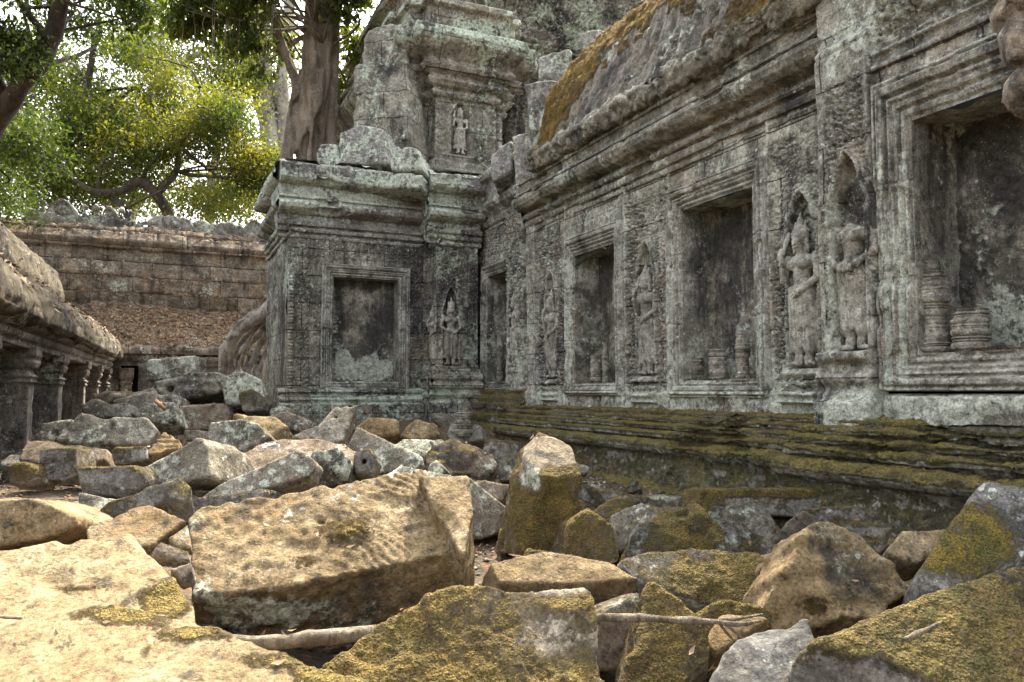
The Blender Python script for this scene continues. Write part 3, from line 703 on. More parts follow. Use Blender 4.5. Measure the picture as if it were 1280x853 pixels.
a = Acc(); box(a, (6.2, 6.0, 2.2), (3.6, 4.9, 3.6)); a.obj('light_stop_box', M['inner'], gal)  # unseen box added behind the wall to stop sun leaking through
# ================================================================== 2. THE PROJECTING PAVILION (near right)
XB = 3.80
FB = Face((XB, 0, 0), (0, -1, 0), (-1, 0, 0))
pav = thing('temple_pavilion', 'near stone pavilion with one wide blind window, headless carved figure and scrollwork frieze', 'temple pavilion')
def hB(U, V):
    h = erosion(U, V, 61, .012, .004) + joints_h(U, V, [1.22, 1.9, 2.62, 3.1], .8, 6, .010)
    pil = sst(U, -3.56, -3.53) * sst(U, -3.13, -3.16) * sst(V, 3.2, 3.12)
    h = h + .06 * pil
    strip = sst(U, -3.5, -3.45) * sst(U, -3.17, -3.2) * sst(V, 1.3, 1.4) * sst(V, 2.95, 2.85)
    h = h + strip * foliage_carving(U, V, .085, .026, 13)
    fr = sst(V, 2.88, 2.92)
    band = .03 * (np.exp(-((V - 2.90) / .02) ** 4) + np.exp(-((V - 2.985) / .014) ** 4)) + .04 * sst(V, 3.42, 3.45)
    h = h + fr * (U > -3.12) * (scrolls(U, V, .26, .04, 17, .2) + scrolls(U, V, .09, .016, 18)) * sst(V, 3.0, 3.03) * sst(V, 3.40, 3.37) + band * (U > -3.14)
    n, m = niche(U, V, -3.29, .115, 1.24, 2.08, 2.42, .11, .034)
    h = h * (1 - m * .7) + .06 * m * pil + n
    r_ = np.hypot(U + 3.445, V - 2.06); h = h + (.035 * np.exp(-((r_ - .045) / .014) ** 2) + .03 * np.exp(-(r_ / .02) ** 2))   # curl of the lost flower
    ped = sst(U, -3.55, -3.53) * sst(U, -3.13, -3.15) * sst(V, 1.25, 1.235)
    h = h + ped * (.05 + .02 * np.sin(V * 48) * sst(V, .98, 1.0) + .03 * sst(V, .96, .93))
    low = sst(V, 1.0, .97) * (U > -3.12); h = h + low * (.06 + .02 * fbm(np.stack([U, V, U * 0], -1), 7, 3, 6))
    return h
a = Acc(); wall(a, FB, -3.56, -.5, .80, 3.9, .0085, hB, [(-3.12, -1.40, .99, 2.79)])
panel(a, (XB, 3.56, .8), (1, 0, 0), (0, 0, 1), (0, 1, 0), .5, 3.1, .03, lambda U, V: erosion(U, V, 3))
a.obj('wall', M['wall_yz'], pav)
window(pav, FB, -2.91, -1.60, 1.21, 2.52, .225, .28, .21, .0075, .36, 63, M['frame'], M['recess'], .10, (.8,))
devata(pav, FB, -3.29, 1.25, 1.0, .015, .0050, s=6, pose='clasped', headless=True)
a = Acc(); sweep(a, [(0, 3.86), (.06, 3.9), (.1, 4.0), (.2, 4.05), (.26, 4.15), (.2, 4.25), (.3, 4.35), (.34, 4.5), (.2, 4.6), (-.2, 5.0), (-.7, 5.6), (-1.6, 6.2), (-3, 6.4), (-4, 5.0)], (XB, -.5, 0), (-1, 0, 0), (0, 1, 0), 4.06, .05, .05, moul(66, .012), True)
a.obj('roof', M['roof'], pav)
a = Acc(); sweep(a, [(o + (.03 if z < .6 else 0), z) for o, z in BASE], (XB, -.5, 0), (-1, 0, 0), (0, 1, 0), 4.08, .010, .013, mossy_disp(68, .014), True)
a.obj('base', M['base'], pav)
# broken end of the next pilaster's capital, hanging into the frame top right
def cap_sdf(P):
    d = capsule(P, (0, 0, .02), (.05, -.05, .45), .11, .17)
    d = smin(d, ellipsoid(P, (-.01, .02, -.16), (.075, .07, .085)), .02)
    for z in (.1, .2, .3): d = d + .02 * np.exp(-((P[..., 2] - z) / .02) ** 2)
    return d + .02 * fbm(P, 9, 3, 3) + .008 * fbm(P, 30, 2, 4)
V, Q = nets(cap_sdf, (-.3, -.3, -.35), (.4, .3, .7), .014)
cpt = PD(1290, 62, 2.75)
link('capital', mesh_np('capital', V + cpt, Q, M['brown']), pav)
def arm_sdf(P): return capsule(P, (0, 0, 0), tuple(np.array([XB + .1, cpt[1] - .55, cpt[2] + .45]) - cpt), .18, .22) + .02 * fbm(P, 6, 3, 4)
V, Q = nets(arm_sdf, (-.3, -1.0, -.3), (1.3, .4, .9), .03)
link('bracket', mesh_np('bracket', V + cpt + np.array([.1, -.1, .35]), Q, M['brown']), pav)

a = Acc(); box(a, (6.2, 1.6, 2.4), (3.9, 3.9, 4.2)); a.obj('light_stop_box', M['inner'], pav)  # added light stop, hidden behind the pavilion wall
# ================================================================== 3. THE CORNER TOWER (inner wall, facing wall, tower above)
tow = thing('corner_tower', 'tall stepped corner tower with a blind window below and lichened carved tiers above', 'temple tower')
XC, YD = 4.12, 10.2
FC = Face((XC, 0, 0), (0, -1, 0), (-1, 0, 0)); FD = Face((0, YD, 0), (1, 0, 0), (0, -1, 0))
def hC(U, V):
    h = erosion(U, V, 71, .012, .005) + joints_h(U, V, [1.5, 2.1, 2.7, 3.0], .7, 4)
    pil = sst(U, -9.02, -8.99) * sst(U, -8.50, -8.53); h = h + .09 * pil
    h = h + foliage_carving(U, V, .10, .020, 14) * np.maximum(pil, sst(V, 2.78, 2.84)) * sst(V, 1.35, 1.45)
    n, m = niche(U, V, -8.74, .10, 1.30, 2.1, 2.4, .07, .02)
    h = h * (1 - .7 * m) + .09 * m * pil + n
    return h
a = Acc(); wall(a, FC, -10.25, -8.2, .85, 3.35, .0105, hC, [(-9.92, -8.97, 1.02, 2.74)])
a.obj('wall', M['wall_yz'], tow)
window(tow, FC, -9.80, -9.09, 1.14, 2.60, .13, .16, .13, .0095, .3, 73, M['frame'], M['recess'], .02, (.4,))
devata(tow, FC, -8.74, 1.31, .95, .045, .009, s=7, worn=.003)
CC = [(0, 3.28), (.04, 3.30), (.06, 3.36), (.04, 3.40), (.08, 3.44), (.15, 3.48), (.17, 3.54), (.14, 3.60), (.11, 3.62), (.12, 3.84), (.2, 3.87), (.22, 3.95), (.15, 4.02), (-.5, 4.12)]
a = Acc(); sweep(a, CC, (XC, 8.2, 0), (-1, 0, 0), (0, 1, 0), 2.1, .014, .022, moul(75, .011, .004, .07), True)
BC = [(.50, .0), (.48, .40), (.36, .56), (.26, .60), (.30, .64), (.30, .70), (.22, .73), (.22, .76), (.26, .79), (.25, .84), (.18, .86), (.20, .90), (.17, .94), (.13, .95), (.14, 1.0), (.02, 1.03)]
b = Acc(); sweep(b, BC, (XC, 8.2, 0), (-1, 0, 0), (0, 1, 0), 2.0, .014, .022, mossy_disp(77, .02), True)
b.obj('base', M['base'], tow)
# facing wall
def hD(U, V):
    h = erosion(U, V, 81, .012, .004) + joints_h(U, V, [1.18, 1.75, 2.3, 2.68], .78, 2)
    s1 = sst(U, 1.58, 1.60) * sst(U, 1.76, 1.74); s2 = sst(U, 1.78, 1.80) * sst(U, 1.90, 1.88); s3 = sst(U, 3.12, 3.15) * sst(U, 3.42, 3.38)
    h = h + (s1 * .035 + s1 * foliage_carving(U, V, .09, .019, 15) + s2 * (.015 + .6 * scrolls(U, V, .08, .012, 16)) + s3 * foliage_carving(U, V, .07, .018, 19)) * sst(V, 1.0, 1.05) * sst(V, 2.75, 2.7)
    col = np.sqrt(np.maximum(0, 1 - ((U - 1.515) / .045) ** 2)); h = h + col * (.06 + .012 * (np.sin(V * 60) > .3) + .01 * np.sin(V * 150)) * sst(V, 2.55, 2.5)
    h = h + sst(V, 2.76, 2.80) * (scrolls(U, V, .13, .010, 20) + .012)
    h = h + sst(V, 1.02, .98) * .05
    return h
a2 = Acc(); wall(a2, FD, 1.47, 4.16, .70, 3.10, .0105, hD, [(1.92, 3.09, 1.01, 2.68)])
panel(a2, (1.47, 12.2, .3), (0, -1, 0), (0, 0, 1), (-1, 0, 0), 2.0, 3.5, .03, lambda U, V: erosion(U, V, 9, .02, .006))
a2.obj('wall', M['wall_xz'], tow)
window(tow, FD, 2.06, 2.95, 1.14, 2.53, .155, .17, .13, .0085, .22, 83, M['frame'], M['recess'], .02, (.24, .52))
CD = [(0, 3.0), (.03, 3.01), (.035, 3.05), (.01, 3.055), (.01, 3.08), (.05, 3.09), (.06, 3.13), (.03, 3.14), (.03, 3.16), (.07, 3.17), (.085, 3.22), (.05, 3.24), (.02, 3.25), (.02, 3.31), (.06, 3.32), (.13, 3.345), (.185, 3.38), (.20, 3.43), (.17, 3.47), (.11, 3.49), (.11, 3.51), (.14, 3.515), (.14, 3.54), (.07, 3.55), (.07, 3.70), (.11, 3.705), (.18, 3.72), (.23, 3.76), (.24, 3.82), (.20, 3.825), (.20, 3.95), (.05, 4.02), (-1.2, 4.05)]
sweep(a, CD, (1.33, YD, 0), (0, -1, 0), (1, 0, 0), 2.85, .010, .020, moul(85, .008, .004, .08, .05), True)
sweep(a, CD, (1.47, YD - .12, 0), (-1, 0, 0), (0, 1, 0), 2.1, .018, .03, moul(86, .012, .005, .09, .05))
# pilaster with a figure on its front and on its left side
YP, XP = 9.88, 3.40
FP = Face((0, YP, 0), (1, 0, 0), (0, -1, 0)); FQ = Face((XP, 0, 0), (0, -1, 0), (-1, 0, 0))
def hP(U, V):
    h = erosion(U, V, 91, .01, .004) + sst(V, 2.42, 2.5) * scrolls(U, V, .09, .011, 21) + foliage_carving(U, V, .06, .012, 22) * (V > 1.3)
    n, m = niche(U, V, 3.605, .105, 1.36, 2.05, 2.42, .07, .022); h = h * (1 - .7 * m) + n
    return h + sst(V, 1.36, 1.34) * .03
def hQ(U, V):
    h = erosion(U, V, 92, .01, .004) + foliage_carving(U, V, .06, .009, 23) * (V > 1.3)
    n, m = niche(U, V, -10.03, .07, 1.36, 1.95, 2.2, .05, .015); h = h * (1 - .7 * m) + n
    return h + sst(V, 1.36, 1.34) * .03
b2 = Acc(); wall(b2, FP, XP, 4.0, .8, 3.1, .009, hP); wall(b2, FQ, -10.25, -YP, .8, 3.1, .011, hQ)
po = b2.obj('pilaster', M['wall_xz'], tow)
devata(po, FP, 3.605, 1.37, .90, -.03, .008, s=8, pose='clasped')
devata(po, FQ, -10.03, 1.37, .80, -.02, .010, s=9, worn=.002)
RB = [(.16, .6), (.16, .86), (.12, .90), (.15, .93), (.16, .97), (.11, 1.0), (.10, 1.03), (.14, 1.06), (.14, 1.10), (.09, 1.13), (.08, 1.15), (.11, 1.18), (.11, 1.22), (.05, 1.26), (.05, 1.30), (0, 1.33)]
c = Acc(); sweep(c, RB, (XP - .15, YP, 0), (0, -1, 0), (1, 0, 0), .78, .012, .02, moul(95, .008, .004, .05), True); sweep(c, RB, (XP, YP - .1, 0), (-1, 0, 0), (0, 1, 0), .42, .012, .02, moul(96, .008, .004, .05), True)
sweep(c, [(.25, .5), (.25, .84), (.2, .86), (.22, .9), (.2, .93), (.13, .95), (.12, .97), (.15, 1.0), (.13, 1.03), (.03, 1.05)], (1.36, YD, 0), (0, -1, 0), (1, 0, 0), 2.7, .012, .02, moul(97, .01, .004, .06, .05), True)
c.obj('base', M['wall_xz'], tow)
sweep(a, CD, (XP - .16, YP, 0), (0, -1, 0), (1, 0, 0), .8, .010, .020, moul(87, .007, .004, .08), True)
sweep(a, CD, (XP, YP - .12, 0), (-1, 0, 0), (0, 1, 0), .45, .014, .022, moul(88, .01, .005, .09))
a.obj('cornice', M['parapet'], tow)
# stepped tower body
k_ = Acc(); box(k_, (6.4, 9.9, 2.2), (3.8, 3.0, 3.4)); box(k_, (3.0, 11.6, 2.0), (2.7, 2.2, 3.9)); k_.obj('light_stop_box', M['inner'], tow)  # two hidden boxes added to keep sun from leaking into the windows
def stepped(acc, plan, prof, ds, dz, disp):
    plan = np.asarray(plan, float); n = len(plan); e = np.diff(plan, axis=0); L = np.linalg.norm(e, axis=1); d = e / L[:, None]
    nr = np.stack([d[:, 1], -d[:, 0]], 1)
    mit = np.zeros_like(plan); mit[0] = nr[0]; mit[-1] = nr[-1]; mit[1:-1] = nr[:-1] + nr[1:]
    p = resample(prof, dz); cols, cn = [], []
    idx, tt = [], []
    for k in range(n - 1):
        m = max(2, int(L[k] / ds)); t = np.linspace(0, 1, m, endpoint=k == n - 2)
        idx += [k] * m if k < n - 2 else [k] * m; tt += list(t)
    idx = np.array(idx); tt = np.array(tt)[:, None]
    P = np.zeros((len(idx), len(p), 3)); N = np.zeros_like(P)
    for j, (o, z) in enumerate(p):
        q = plan + mit * o; P[:, j, :2] = q[idx] * (1 - tt) + q[idx + 1] * tt; P[:, j, 2] = z
        N[:, j, :2] = nr[idx]
    P = P + N * disp(P, N)[..., None]
    acc.add(P.reshape(-1, 3), gridF(len(idx), len(p)))
PLAN = [(3.4, 16.5), (3.4, 11.75), (3.5, 11.75), (3.5, 11.2), (3.72, 11.2), (3.72, 10.95), (4.72, 10.95), (4.72, 11.15), (4.9, 11.15), (4.9, 11.45), (5.05, 11.45), (5.05, 12.3)]
TP = [(.24, 3.9), (.24, 4.22), (.16, 4.26), (.18, 4.36), (.08, 4.42), (.06, 4.52), (0, 4.56), (0, 5.52), (.05, 5.54), (.08, 5.60), (.05, 5.63), (.05, 5.66), (.12, 5.69), (.17, 5.76), (.13, 5.80), (.13, 5.84), (.22, 5.88), (.28, 5.95), (.22, 6.0), (.22, 6.04), (.36, 6.16), (.44, 6.24), (.46, 6.34), (.42, 6.46), (.28, 6.50), (.18, 6.54), (.18, 6.86), (.26, 6.90), (.24, 7.0), (.0, 7.06), (-.2, 7.1), (-.2, 7.9), (-.05, 8.0), (-.1, 8.2), (-.6, 8.4), (-.9, 9.4), (-2, 10.2)]
def tdisp(P, N):
    h = .015 * fbm(P, 1.0, 3, 101) + .010 * fbm(P, 5, 3, 102) + .006 * fbm(P, 17, 2, 103) - .07 * sst(fbm(P, 1.15, 3, 104), .45, .9)
    fr = (N[..., 1] < -.5) & (P[..., 0] > 3.6) & (P[..., 0] < 4.9) & (P[..., 2] > 4.5) & (P[..., 2] < 5.55)
    n, m = niche(P[..., 0], P[..., 2], 4.14, .15, 4.66, 5.25, 5.48, .09, .035)
    car = scrolls(P[..., 0] + P[..., 1], P[..., 2], .12, .026, 106) * (P[..., 2] < 5.52) * (P[..., 2] > 4.5)
    return h + np.where(fr, n + car * (1 - m), car * .7)
c = Acc(); stepped(c, PLAN, TP, .028, .024, tdisp)
tb = c.obj('upper_tower', M['tower'], tow)
FT = Face((0, 11.9, 0), (1, 0, 0), (0, -1, 0))
def hT(U, V):
    h = erosion(U, V, 107, .03, .012) + joints_h(U, V, [4.9, 5.4, 5.9, 6.35, 6.8], .9, 2, .02, .014) + 1.3 * scrolls(U, V, .16, .04, 108) + .05 * (_hash(np.floor(U / .9 + .4 * np.floor(V / .45)).astype(np.int64), np.floor(V / .45).astype(np.int64), np.floor(V * 0).astype(np.int64), 3) - .5)
    for cu, hw in ((5.95, .26), (6.9, .3)):
        n, m = niche(U, V, cu, hw, 4.7, 5.75, 6.35, .14, .07); h = h * (1 - m) + n
    for zz in (6.5, 6.62, 7.1, 7.2): h = h + .09 * np.exp(-((V - zz) / .035) ** 4)
    col = np.sqrt(np.maximum(0, 1 - ((U - 5.42) / .11) ** 2)); h = h + col * (.16 + .025 * np.sin(V * 26) + .02 * (np.sin(V * 60) > .2))
    return h - .12 * sst(fbm(np.stack([U, V, U * 0], -1), 1.3, 3, 5), .4, .9)
k_ = Acc(); wall(k_, FT, 4.9, 9.0, 3.9, 8.5, .022, hT); k_.obj('upper_wall', M['tower'], tow)
devata(tb, Face((0, 10.95, 0), (1, 0, 0), (0, -1, 0)), 4.14, 4.69, .74, -.05, .012, s=11, worn=.004)

# growth and stains at their places, plus shade painted into the figure niches
for o in SC.objects:
    if o.name.startswith('wall') and o.parent == gal: paint(o, alich=[(985, 490, 40, 40, 1.0), (690, 498, 25, 20, .8), (805, 500, 25, 16, .7), (640, 210, 60, 30, .5)], adark=[(960, 230, 60, 60, .35), (880, 215, 40, 20, .3), (996, 290, 16, 30, .8), (985, 370, 10, 70, .5), (801, 350, 10, 22, .7), (792, 410, 7, 50, .5), (684, 378, 8, 18, .6)])  # small adark spots paint recess shade behind the three figures
    if o.name.startswith('wall') and o.parent == pav: paint(o, alich=[(1040, 300, 9, 240, .7), (1085, 505, 60, 22, .9), (1200, 505, 110, 16, .9), (1075, 60, 30, 40, .4)], adark=[(1074, 260, 20, 50, 1.0), (1052, 350, 8, 70, .6)])  # adark here is shade painted around the headless figure's niche
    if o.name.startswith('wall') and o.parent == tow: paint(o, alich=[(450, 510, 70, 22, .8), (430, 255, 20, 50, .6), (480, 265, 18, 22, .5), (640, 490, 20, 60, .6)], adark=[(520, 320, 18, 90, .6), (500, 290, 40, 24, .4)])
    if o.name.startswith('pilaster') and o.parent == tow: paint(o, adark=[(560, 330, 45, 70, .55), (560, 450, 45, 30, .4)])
    if o.name.startswith('base') and o.parent == tow: paint(o, alich=[(555, 492, 40, 9, .7), (450, 500, 60, 6, .5)])
    if o.name.startswith('cornice') and o.parent == tow: paint(o, alich=[(470, 232, 120, 22, .7), (370, 240, 40, 24, .7)])
    if o.name.startswith('window') and o.parent == pav: paint(o, alich=[(1111, 400, 5, 130, 2.4), (1129, 340, 6, 150, 2.6), (1100, 300, 3, 150, 1.2)])
    if o.name.startswith('window') and o.parent == gal: paint(o, alich=[(710, 400, 4, 90, 2.2), (838, 400, 4, 110, 1.8), (770, 490, 70, 8, .5), (890, 492, 70, 8, .5), (950, 400, 4, 80, 1.2)])
    if o.name.startswith('upper_wall'): paint(o, alich=[(720, 45, 90, 60, .25)], adark=[(672, 60, 8, 50, .7), (705, 60, 12, 40, .8), (740, 50, 8, 40, .7), (650, 60, 8, 60, .5)])
    if o.name.startswith('upper_tower'): paint(o, alich=[(720, 50, 80, 70, .5), (600, 35, 60, 18, .5), (490, 30, 30, 30, .5)], adark=[(600, 105, 60, 20, .3)])
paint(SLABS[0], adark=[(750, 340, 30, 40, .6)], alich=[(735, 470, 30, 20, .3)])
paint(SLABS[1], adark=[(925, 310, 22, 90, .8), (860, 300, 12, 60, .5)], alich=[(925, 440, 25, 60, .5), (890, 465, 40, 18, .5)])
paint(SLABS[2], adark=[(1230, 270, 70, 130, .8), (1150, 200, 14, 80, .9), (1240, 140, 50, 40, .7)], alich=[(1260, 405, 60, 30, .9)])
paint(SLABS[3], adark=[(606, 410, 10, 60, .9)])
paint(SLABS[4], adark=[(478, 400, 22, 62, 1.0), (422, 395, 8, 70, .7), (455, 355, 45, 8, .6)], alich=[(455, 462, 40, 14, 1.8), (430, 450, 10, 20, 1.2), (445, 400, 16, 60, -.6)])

# ================================================================== 4. LEFT GALLERY, pillared
TG = YAW - math.atan((640 - 242) / FPX)
GAL, GOUT = np.array([math.sin(TG), math.cos(TG), 0]), np.array([math.cos(TG), -math.sin(TG), 0])
lg = thing('pillared_gallery', 'low ruined gallery with square pillars and a brown leaf-strewn vault, along the left', 'temple gallery')
S0, S1 = 4.0, 17.6
o0 = GAL * S0
a = Acc(); sweep(a, [(-1.98, 1.44), (-1.55, 1.44), (-1.55, 1.50), (-1.52, 1.52), (-1.50, 1.57), (-1.53, 1.60), (-1.47, 1.62), (-1.44, 1.66)], o0, GOUT, GAL, S1 - S0, .016, .04, moul(111, .012, .003, .08), False)
a.obj('architrave', M['gal'], lg)
def gdisp(A, S, O, Z, P):
    row = np.floor(A / .42); lip = sst(S, .3, .0)
    return .03 * fbm(P, 1.3, 3, 113) + .014 * fbm(P, 6, 3, 114, .6) - .02 * np.exp(-((A % .42 - .21) / .02) ** 2) - .05 * sst(fbm(P, 1.8, 2, 115), .4, .9) - .02 * np.exp(-(((S + .1 * row) % .38 - .19) / .015) ** 2)
a = Acc(); sweep(a, [(-1.55, 1.63), (-1.40, 1.65), (-1.35, 1.70), (-1.345, 1.80), (-1.38, 1.93), (-1.46, 2.07), (-1.6, 2.2), (-1.85, 2.34), (-2.2, 2.44), (-2.6, 2.5)], o0, GOUT, GAL, S1 - S0 + .5, .024, .035, gdisp, False)
r1 = a.obj('lower_roof', M['galroof'], lg)
a = Acc(); sweep(a, [(-2.55, 2.42), (-2.42, 2.6), (-2.40, 2.9), (-2.46, 3.15), (-2.6, 3.4), (-2.85, 3.65), (-3.2, 3.85), (-3.7, 4.0), (-4.3, 3.8), (-5, 3.0)], o0, GOUT, GAL, S1 - S0, .03, .04, gdisp, True)
a.obj('upper_roof', M['galroof'], lg)
def hI(U, V): return erosion(U, V, 117, .02, .006) + joints_h(U, V, [.7, 1.1, 1.5, 1.9], .8, 2, .015, .012)
a = Acc(); panel(a, GAL * S0 - GOUT * 2.55 + np.array([0, 0, -.2]), GAL, (0, 0, 1), GOUT, S1 - S0 + .6, 2.7, .04, hI, [(q, q + .7, .2, 1.75) for q in (2.6, 5.3, 8.0, 10.6, 12.3)])
a.obj('inner_wall', M['gal'], lg)
a = Acc(); panel(a, GAL * S0 - GOUT * 3.6 + np.array([0, 0, -.2]), GAL, (0, 0, 1), GOUT, S1 - S0 + .6, 2.9, .2)
panel(a, GAL * S0 - GOUT * 3.6 + np.array([0, 0, .12]), GAL, GOUT, (0, 0, 1), S1 - S0 + .6, 2.1, .1, lambda U, V: .02 * fbm(np.stack([U, V, V], -1), 3, 2))
a.obj('inner_floor', M['inner'], lg)
def pillar(s_, mat='gal'):
    c = GAL * s_ - GOUT * 1.72
    a = Acc()
    pr = [(.20, .0), (.20, .12), (.175, .15), (.19, .18), (.15, .22), (.15, 1.08), (.175, 1.10), (.165, 1.13), (.185, 1.16), (.15, 1.19), (.15, 1.23), (.18, 1.25), (.20, 1.30), (.19, 1.34), (.215, 1.37), (.215, 1.47)]
    pr = resample(pr, .014); lathe(a, (0, 0, 0), pr, 72, lambda P: .008 * fbm(P + s_ * 3, 3, 3, 119) + .005 * fbm(P + s_, 14, 2, 120), 1.0)
    V = np.concatenate(a.V); R = np.array([[GOUT[0], GAL[0], 0], [GOUT[1], GAL[1], 0], [0, 0, 1]]); a.V = [V @ R.T]
    o = a.obj('pillar', M[mat], lg); o.location = (c[0], c[1], .0)
for s_ in (5.6, 7.5, 9.4, 11.35, 13.7, 15.6, 17.2): pillar(s_)

# ================================================================== 5. BACK GALLERY with the laterite roof
bgal = thing('laterite_gallery', 'ruined gallery closing the courtyard, its brown laterite roof littered with dead leaves', 'temple gallery')
YB = 18.2
def bdisp(A, S, O, Z, P):
    k = np.floor(Z / .36); b = (A / .62 + .37 * k) % 1.0; r = (Z / .36) % 1.0
    j = np.exp(-((np.minimum(b, 1 - b) * .62) / .02) ** 2) + np.exp(-((np.minimum(r, 1 - r) * .36) / .018) ** 2)
    off = _hash(np.floor(A / .62 + .37 * k).astype(np.int64), k.astype(np.int64), k.astype(np.int64) * 0, 7) - .5
    return .035 * fbm(P, .8, 3, 131) + .02 * fbm(P, 5, 3, 132, .6) - .05 * j + .07 * off
a = Acc(); sweep(a, [(-1.1, 2.55), (-1.04, 2.95), (-1.02, 3.2), (-1.06, 3.55), (-1.16, 3.9), (-1.28, 4.22), (-1.18, 4.26), (-1.16, 4.44), (-1.3, 4.62), (-1.5, 4.80), (-1.85, 4.9), (-2.6, 4.5), (-3.4, 3.2)], (-4.2, YB, 0), (0, -1, 0), (1, 0, 0), 9.5, .035, .035, bdisp)
a.obj('roof', M['laterite'], bgal)
a = Acc(); sweep(a, [(.12, 1.80), (.12, 1.92), (.0, 2.02), (-.3, 2.3), (-.62, 2.55), (-.95, 2.85), (-1.05, 2.97)], (-4.2, YB, 0), (0, -1, 0), (1, 0, 0), 9.5, .035, .035, lambda A, S, O, Z, P: .06 * fbm(P, 1.1, 3, 134) + .03 * fbm(P, 5, 3, 135))
a.obj('lower_roof', M['laterite'], bgal)
FW_ = Face((0, YB, 0), (1, 0, 0), (0, -1, 0))
def hW(U, V): return erosion(U, V, 137, .03, .01) + joints_h(U, V, [.6, .95, 1.3, 1.62], .6, 3, .03, .02) + .06 * sst(V, 1.66, 1.7)
d0, d1 = PY(150, 470, YB)[0], PY(173, 470, YB)[0]
a = Acc(); wall(a, FW_, -4.2, 4.5, -.3, 1.9, .035, hW, [(d0, d1, -.3, 1.55)])
a.obj('wall', M['gal'], bgal)
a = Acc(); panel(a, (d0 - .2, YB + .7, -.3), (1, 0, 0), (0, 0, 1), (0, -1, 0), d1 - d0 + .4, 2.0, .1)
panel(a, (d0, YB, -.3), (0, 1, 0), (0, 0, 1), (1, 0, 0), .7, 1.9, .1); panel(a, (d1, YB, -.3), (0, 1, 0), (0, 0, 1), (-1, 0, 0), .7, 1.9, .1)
dj = a.obj('doorway', M['inner'], bgal)  # dark sheets stand in for the shade inside the opening
a = Acc(); lathe(a, ((d0 + .12), YB + .06, 0), resample([(.11, -.3), (.11, 1.15), (.13, 1.18), (.1, 1.22), (.14, 1.3), (.14, 1.5)], .03), 24, None, 1.0)
a.obj('door_jamb', M['brown'], dj)
a = Acc(); lathe(a, (PY(262, 450, YB)[0], YB - .12, 0), resample([(.20, .6), (.2, 1.2), (.16, 1.22), (.16, 1.5), (.22, 1.56), (.2, 1.6), (.25, 1.66), (.25, 1.74)], .03), 40, lambda P: .012 * fbm(P, 6, 3, 4), 1.0)
a.obj('pilaster', M['gal'], bgal)
def finial(px, wpx, hpx, s_, ragged=0.0):
    x = PY(px, 275, YB + 1.75)[0]; sc = 17.6 / 960; w_, h_ = wpx * sc, hpx * sc
    def f(P):
        t = np.clip(P[..., 2] / h_, 0, 1.2); wv = w_ / 2 * np.clip(1 - t ** 2.2, 0, 1) ** .6
        d = np.maximum(abs(P[..., 0]) - wv, np.maximum(abs(P[..., 1]) - .10, np.maximum(P[..., 2] - h_ * (.8 if ragged else 1), -.2 - P[..., 2])))
        return d * .8 + .03 * fbm(P + s_, 5, 3, s_) + (ragged * fbm(P + s_, 1.6, 2, s_ + 2)) + .05 * np.exp(-((np.hypot(P[..., 0], P[..., 2] - h_ * .45) - w_ * .22) / .04) ** 2)
    V, Q = nets(f, (-w_ * .75, -.25, -.3), (w_ * .75, .25, h_ * 1.25), .035)
    o = link('roof_finial', mesh_np('roof_finial', V, Q, M['parapet']), bgal); o.location = (x, YB + 1.75, 4.93)
for q in ((38, 18, 13, 1), (53, 17, 22, 2), (78, 34, 24, 3), (105, 17, 20, 4), (120, 14, 20, 5), (136, 18, 22, 6), (152, 15, 19, 7), (163, 13, 18, 8), (182, 24, 10, 9, .04), (215, 50, 17, 10, .06), (252, 48, 17, 11, .06), (288, 40, 14, 12, .06), (318, 30, 19, 13), (334, 16, 16, 14)): finial(*q)
# ------------------------------------------------------------------ fallen blocks
def hull(p):
    p = sorted(map(tuple, p)); 
    def half(q):
        h = []
        for c in q:
            while len(h) > 1 and (h[-1][0] - h[-2][0]) * (c[1] - h[-2][1]) - (h[-1][1] - h[-2][1]) * (c[0] - h[-2][0]) <= 0: h.pop()
            h.append(c)
        return h
    return np.array(half(p)[:-1] + half(p[::-1])[:-1])
def prism(poly, d, elev, az, th, taper=.06):
    """half-spaces of the solid behind a face seen as POLY (photo px), its centre at depth d, its normal ELEV up and AZ to the right of the camera"""
    poly = np.asarray(poly, float); c = poly.mean(0)
    e, z = rad(elev), rad(az)
    n = (-FH * math.cos(z) + RT * math.sin(z)) * math.cos(e) + np.array([0, 0, math.sin(e)])
    p0 = PD(c[0], c[1], d)
    W = np.array([on(x, y, p0, n) for x, y in poly])
    t1 = np.cross(n, (0, 0, 1.0)); 
    if np.linalg.norm(t1) < .05: t1 = RT.copy()
    t1 /= np.linalg.norm(t1); t2 = np.cross(n, t1)
    q = hull(np.stack([(W - p0) @ t1, (W - p0) @ t2], 1))
    pl = [(n, n @ p0), (-n, -(n @ p0) + th)]
    for i in range(len(q)):
        a_, b_ = q[i], q[(i + 1) % len(q)]; dd = b_ - a_; m = np.array([dd[1], -dd[0]]); m /= np.linalg.norm(m) + 1e-9
        m3 = t1 * m[0] + t2 * m[1]; m3 = m3 + n * taper; m3 /= np.linalg.norm(m3)
        A = p0 + t1 * a_[0] + t2 * a_[1]; pl.append((m3, m3 @ A))
    Q3 = np.array([p0 + t1 * x + t2 * y for x, y in q]); pts = np.concatenate([Q3, Q3 - n * th])
    return pl, pts, n
BOTTOMS = []
BLK_N = 0
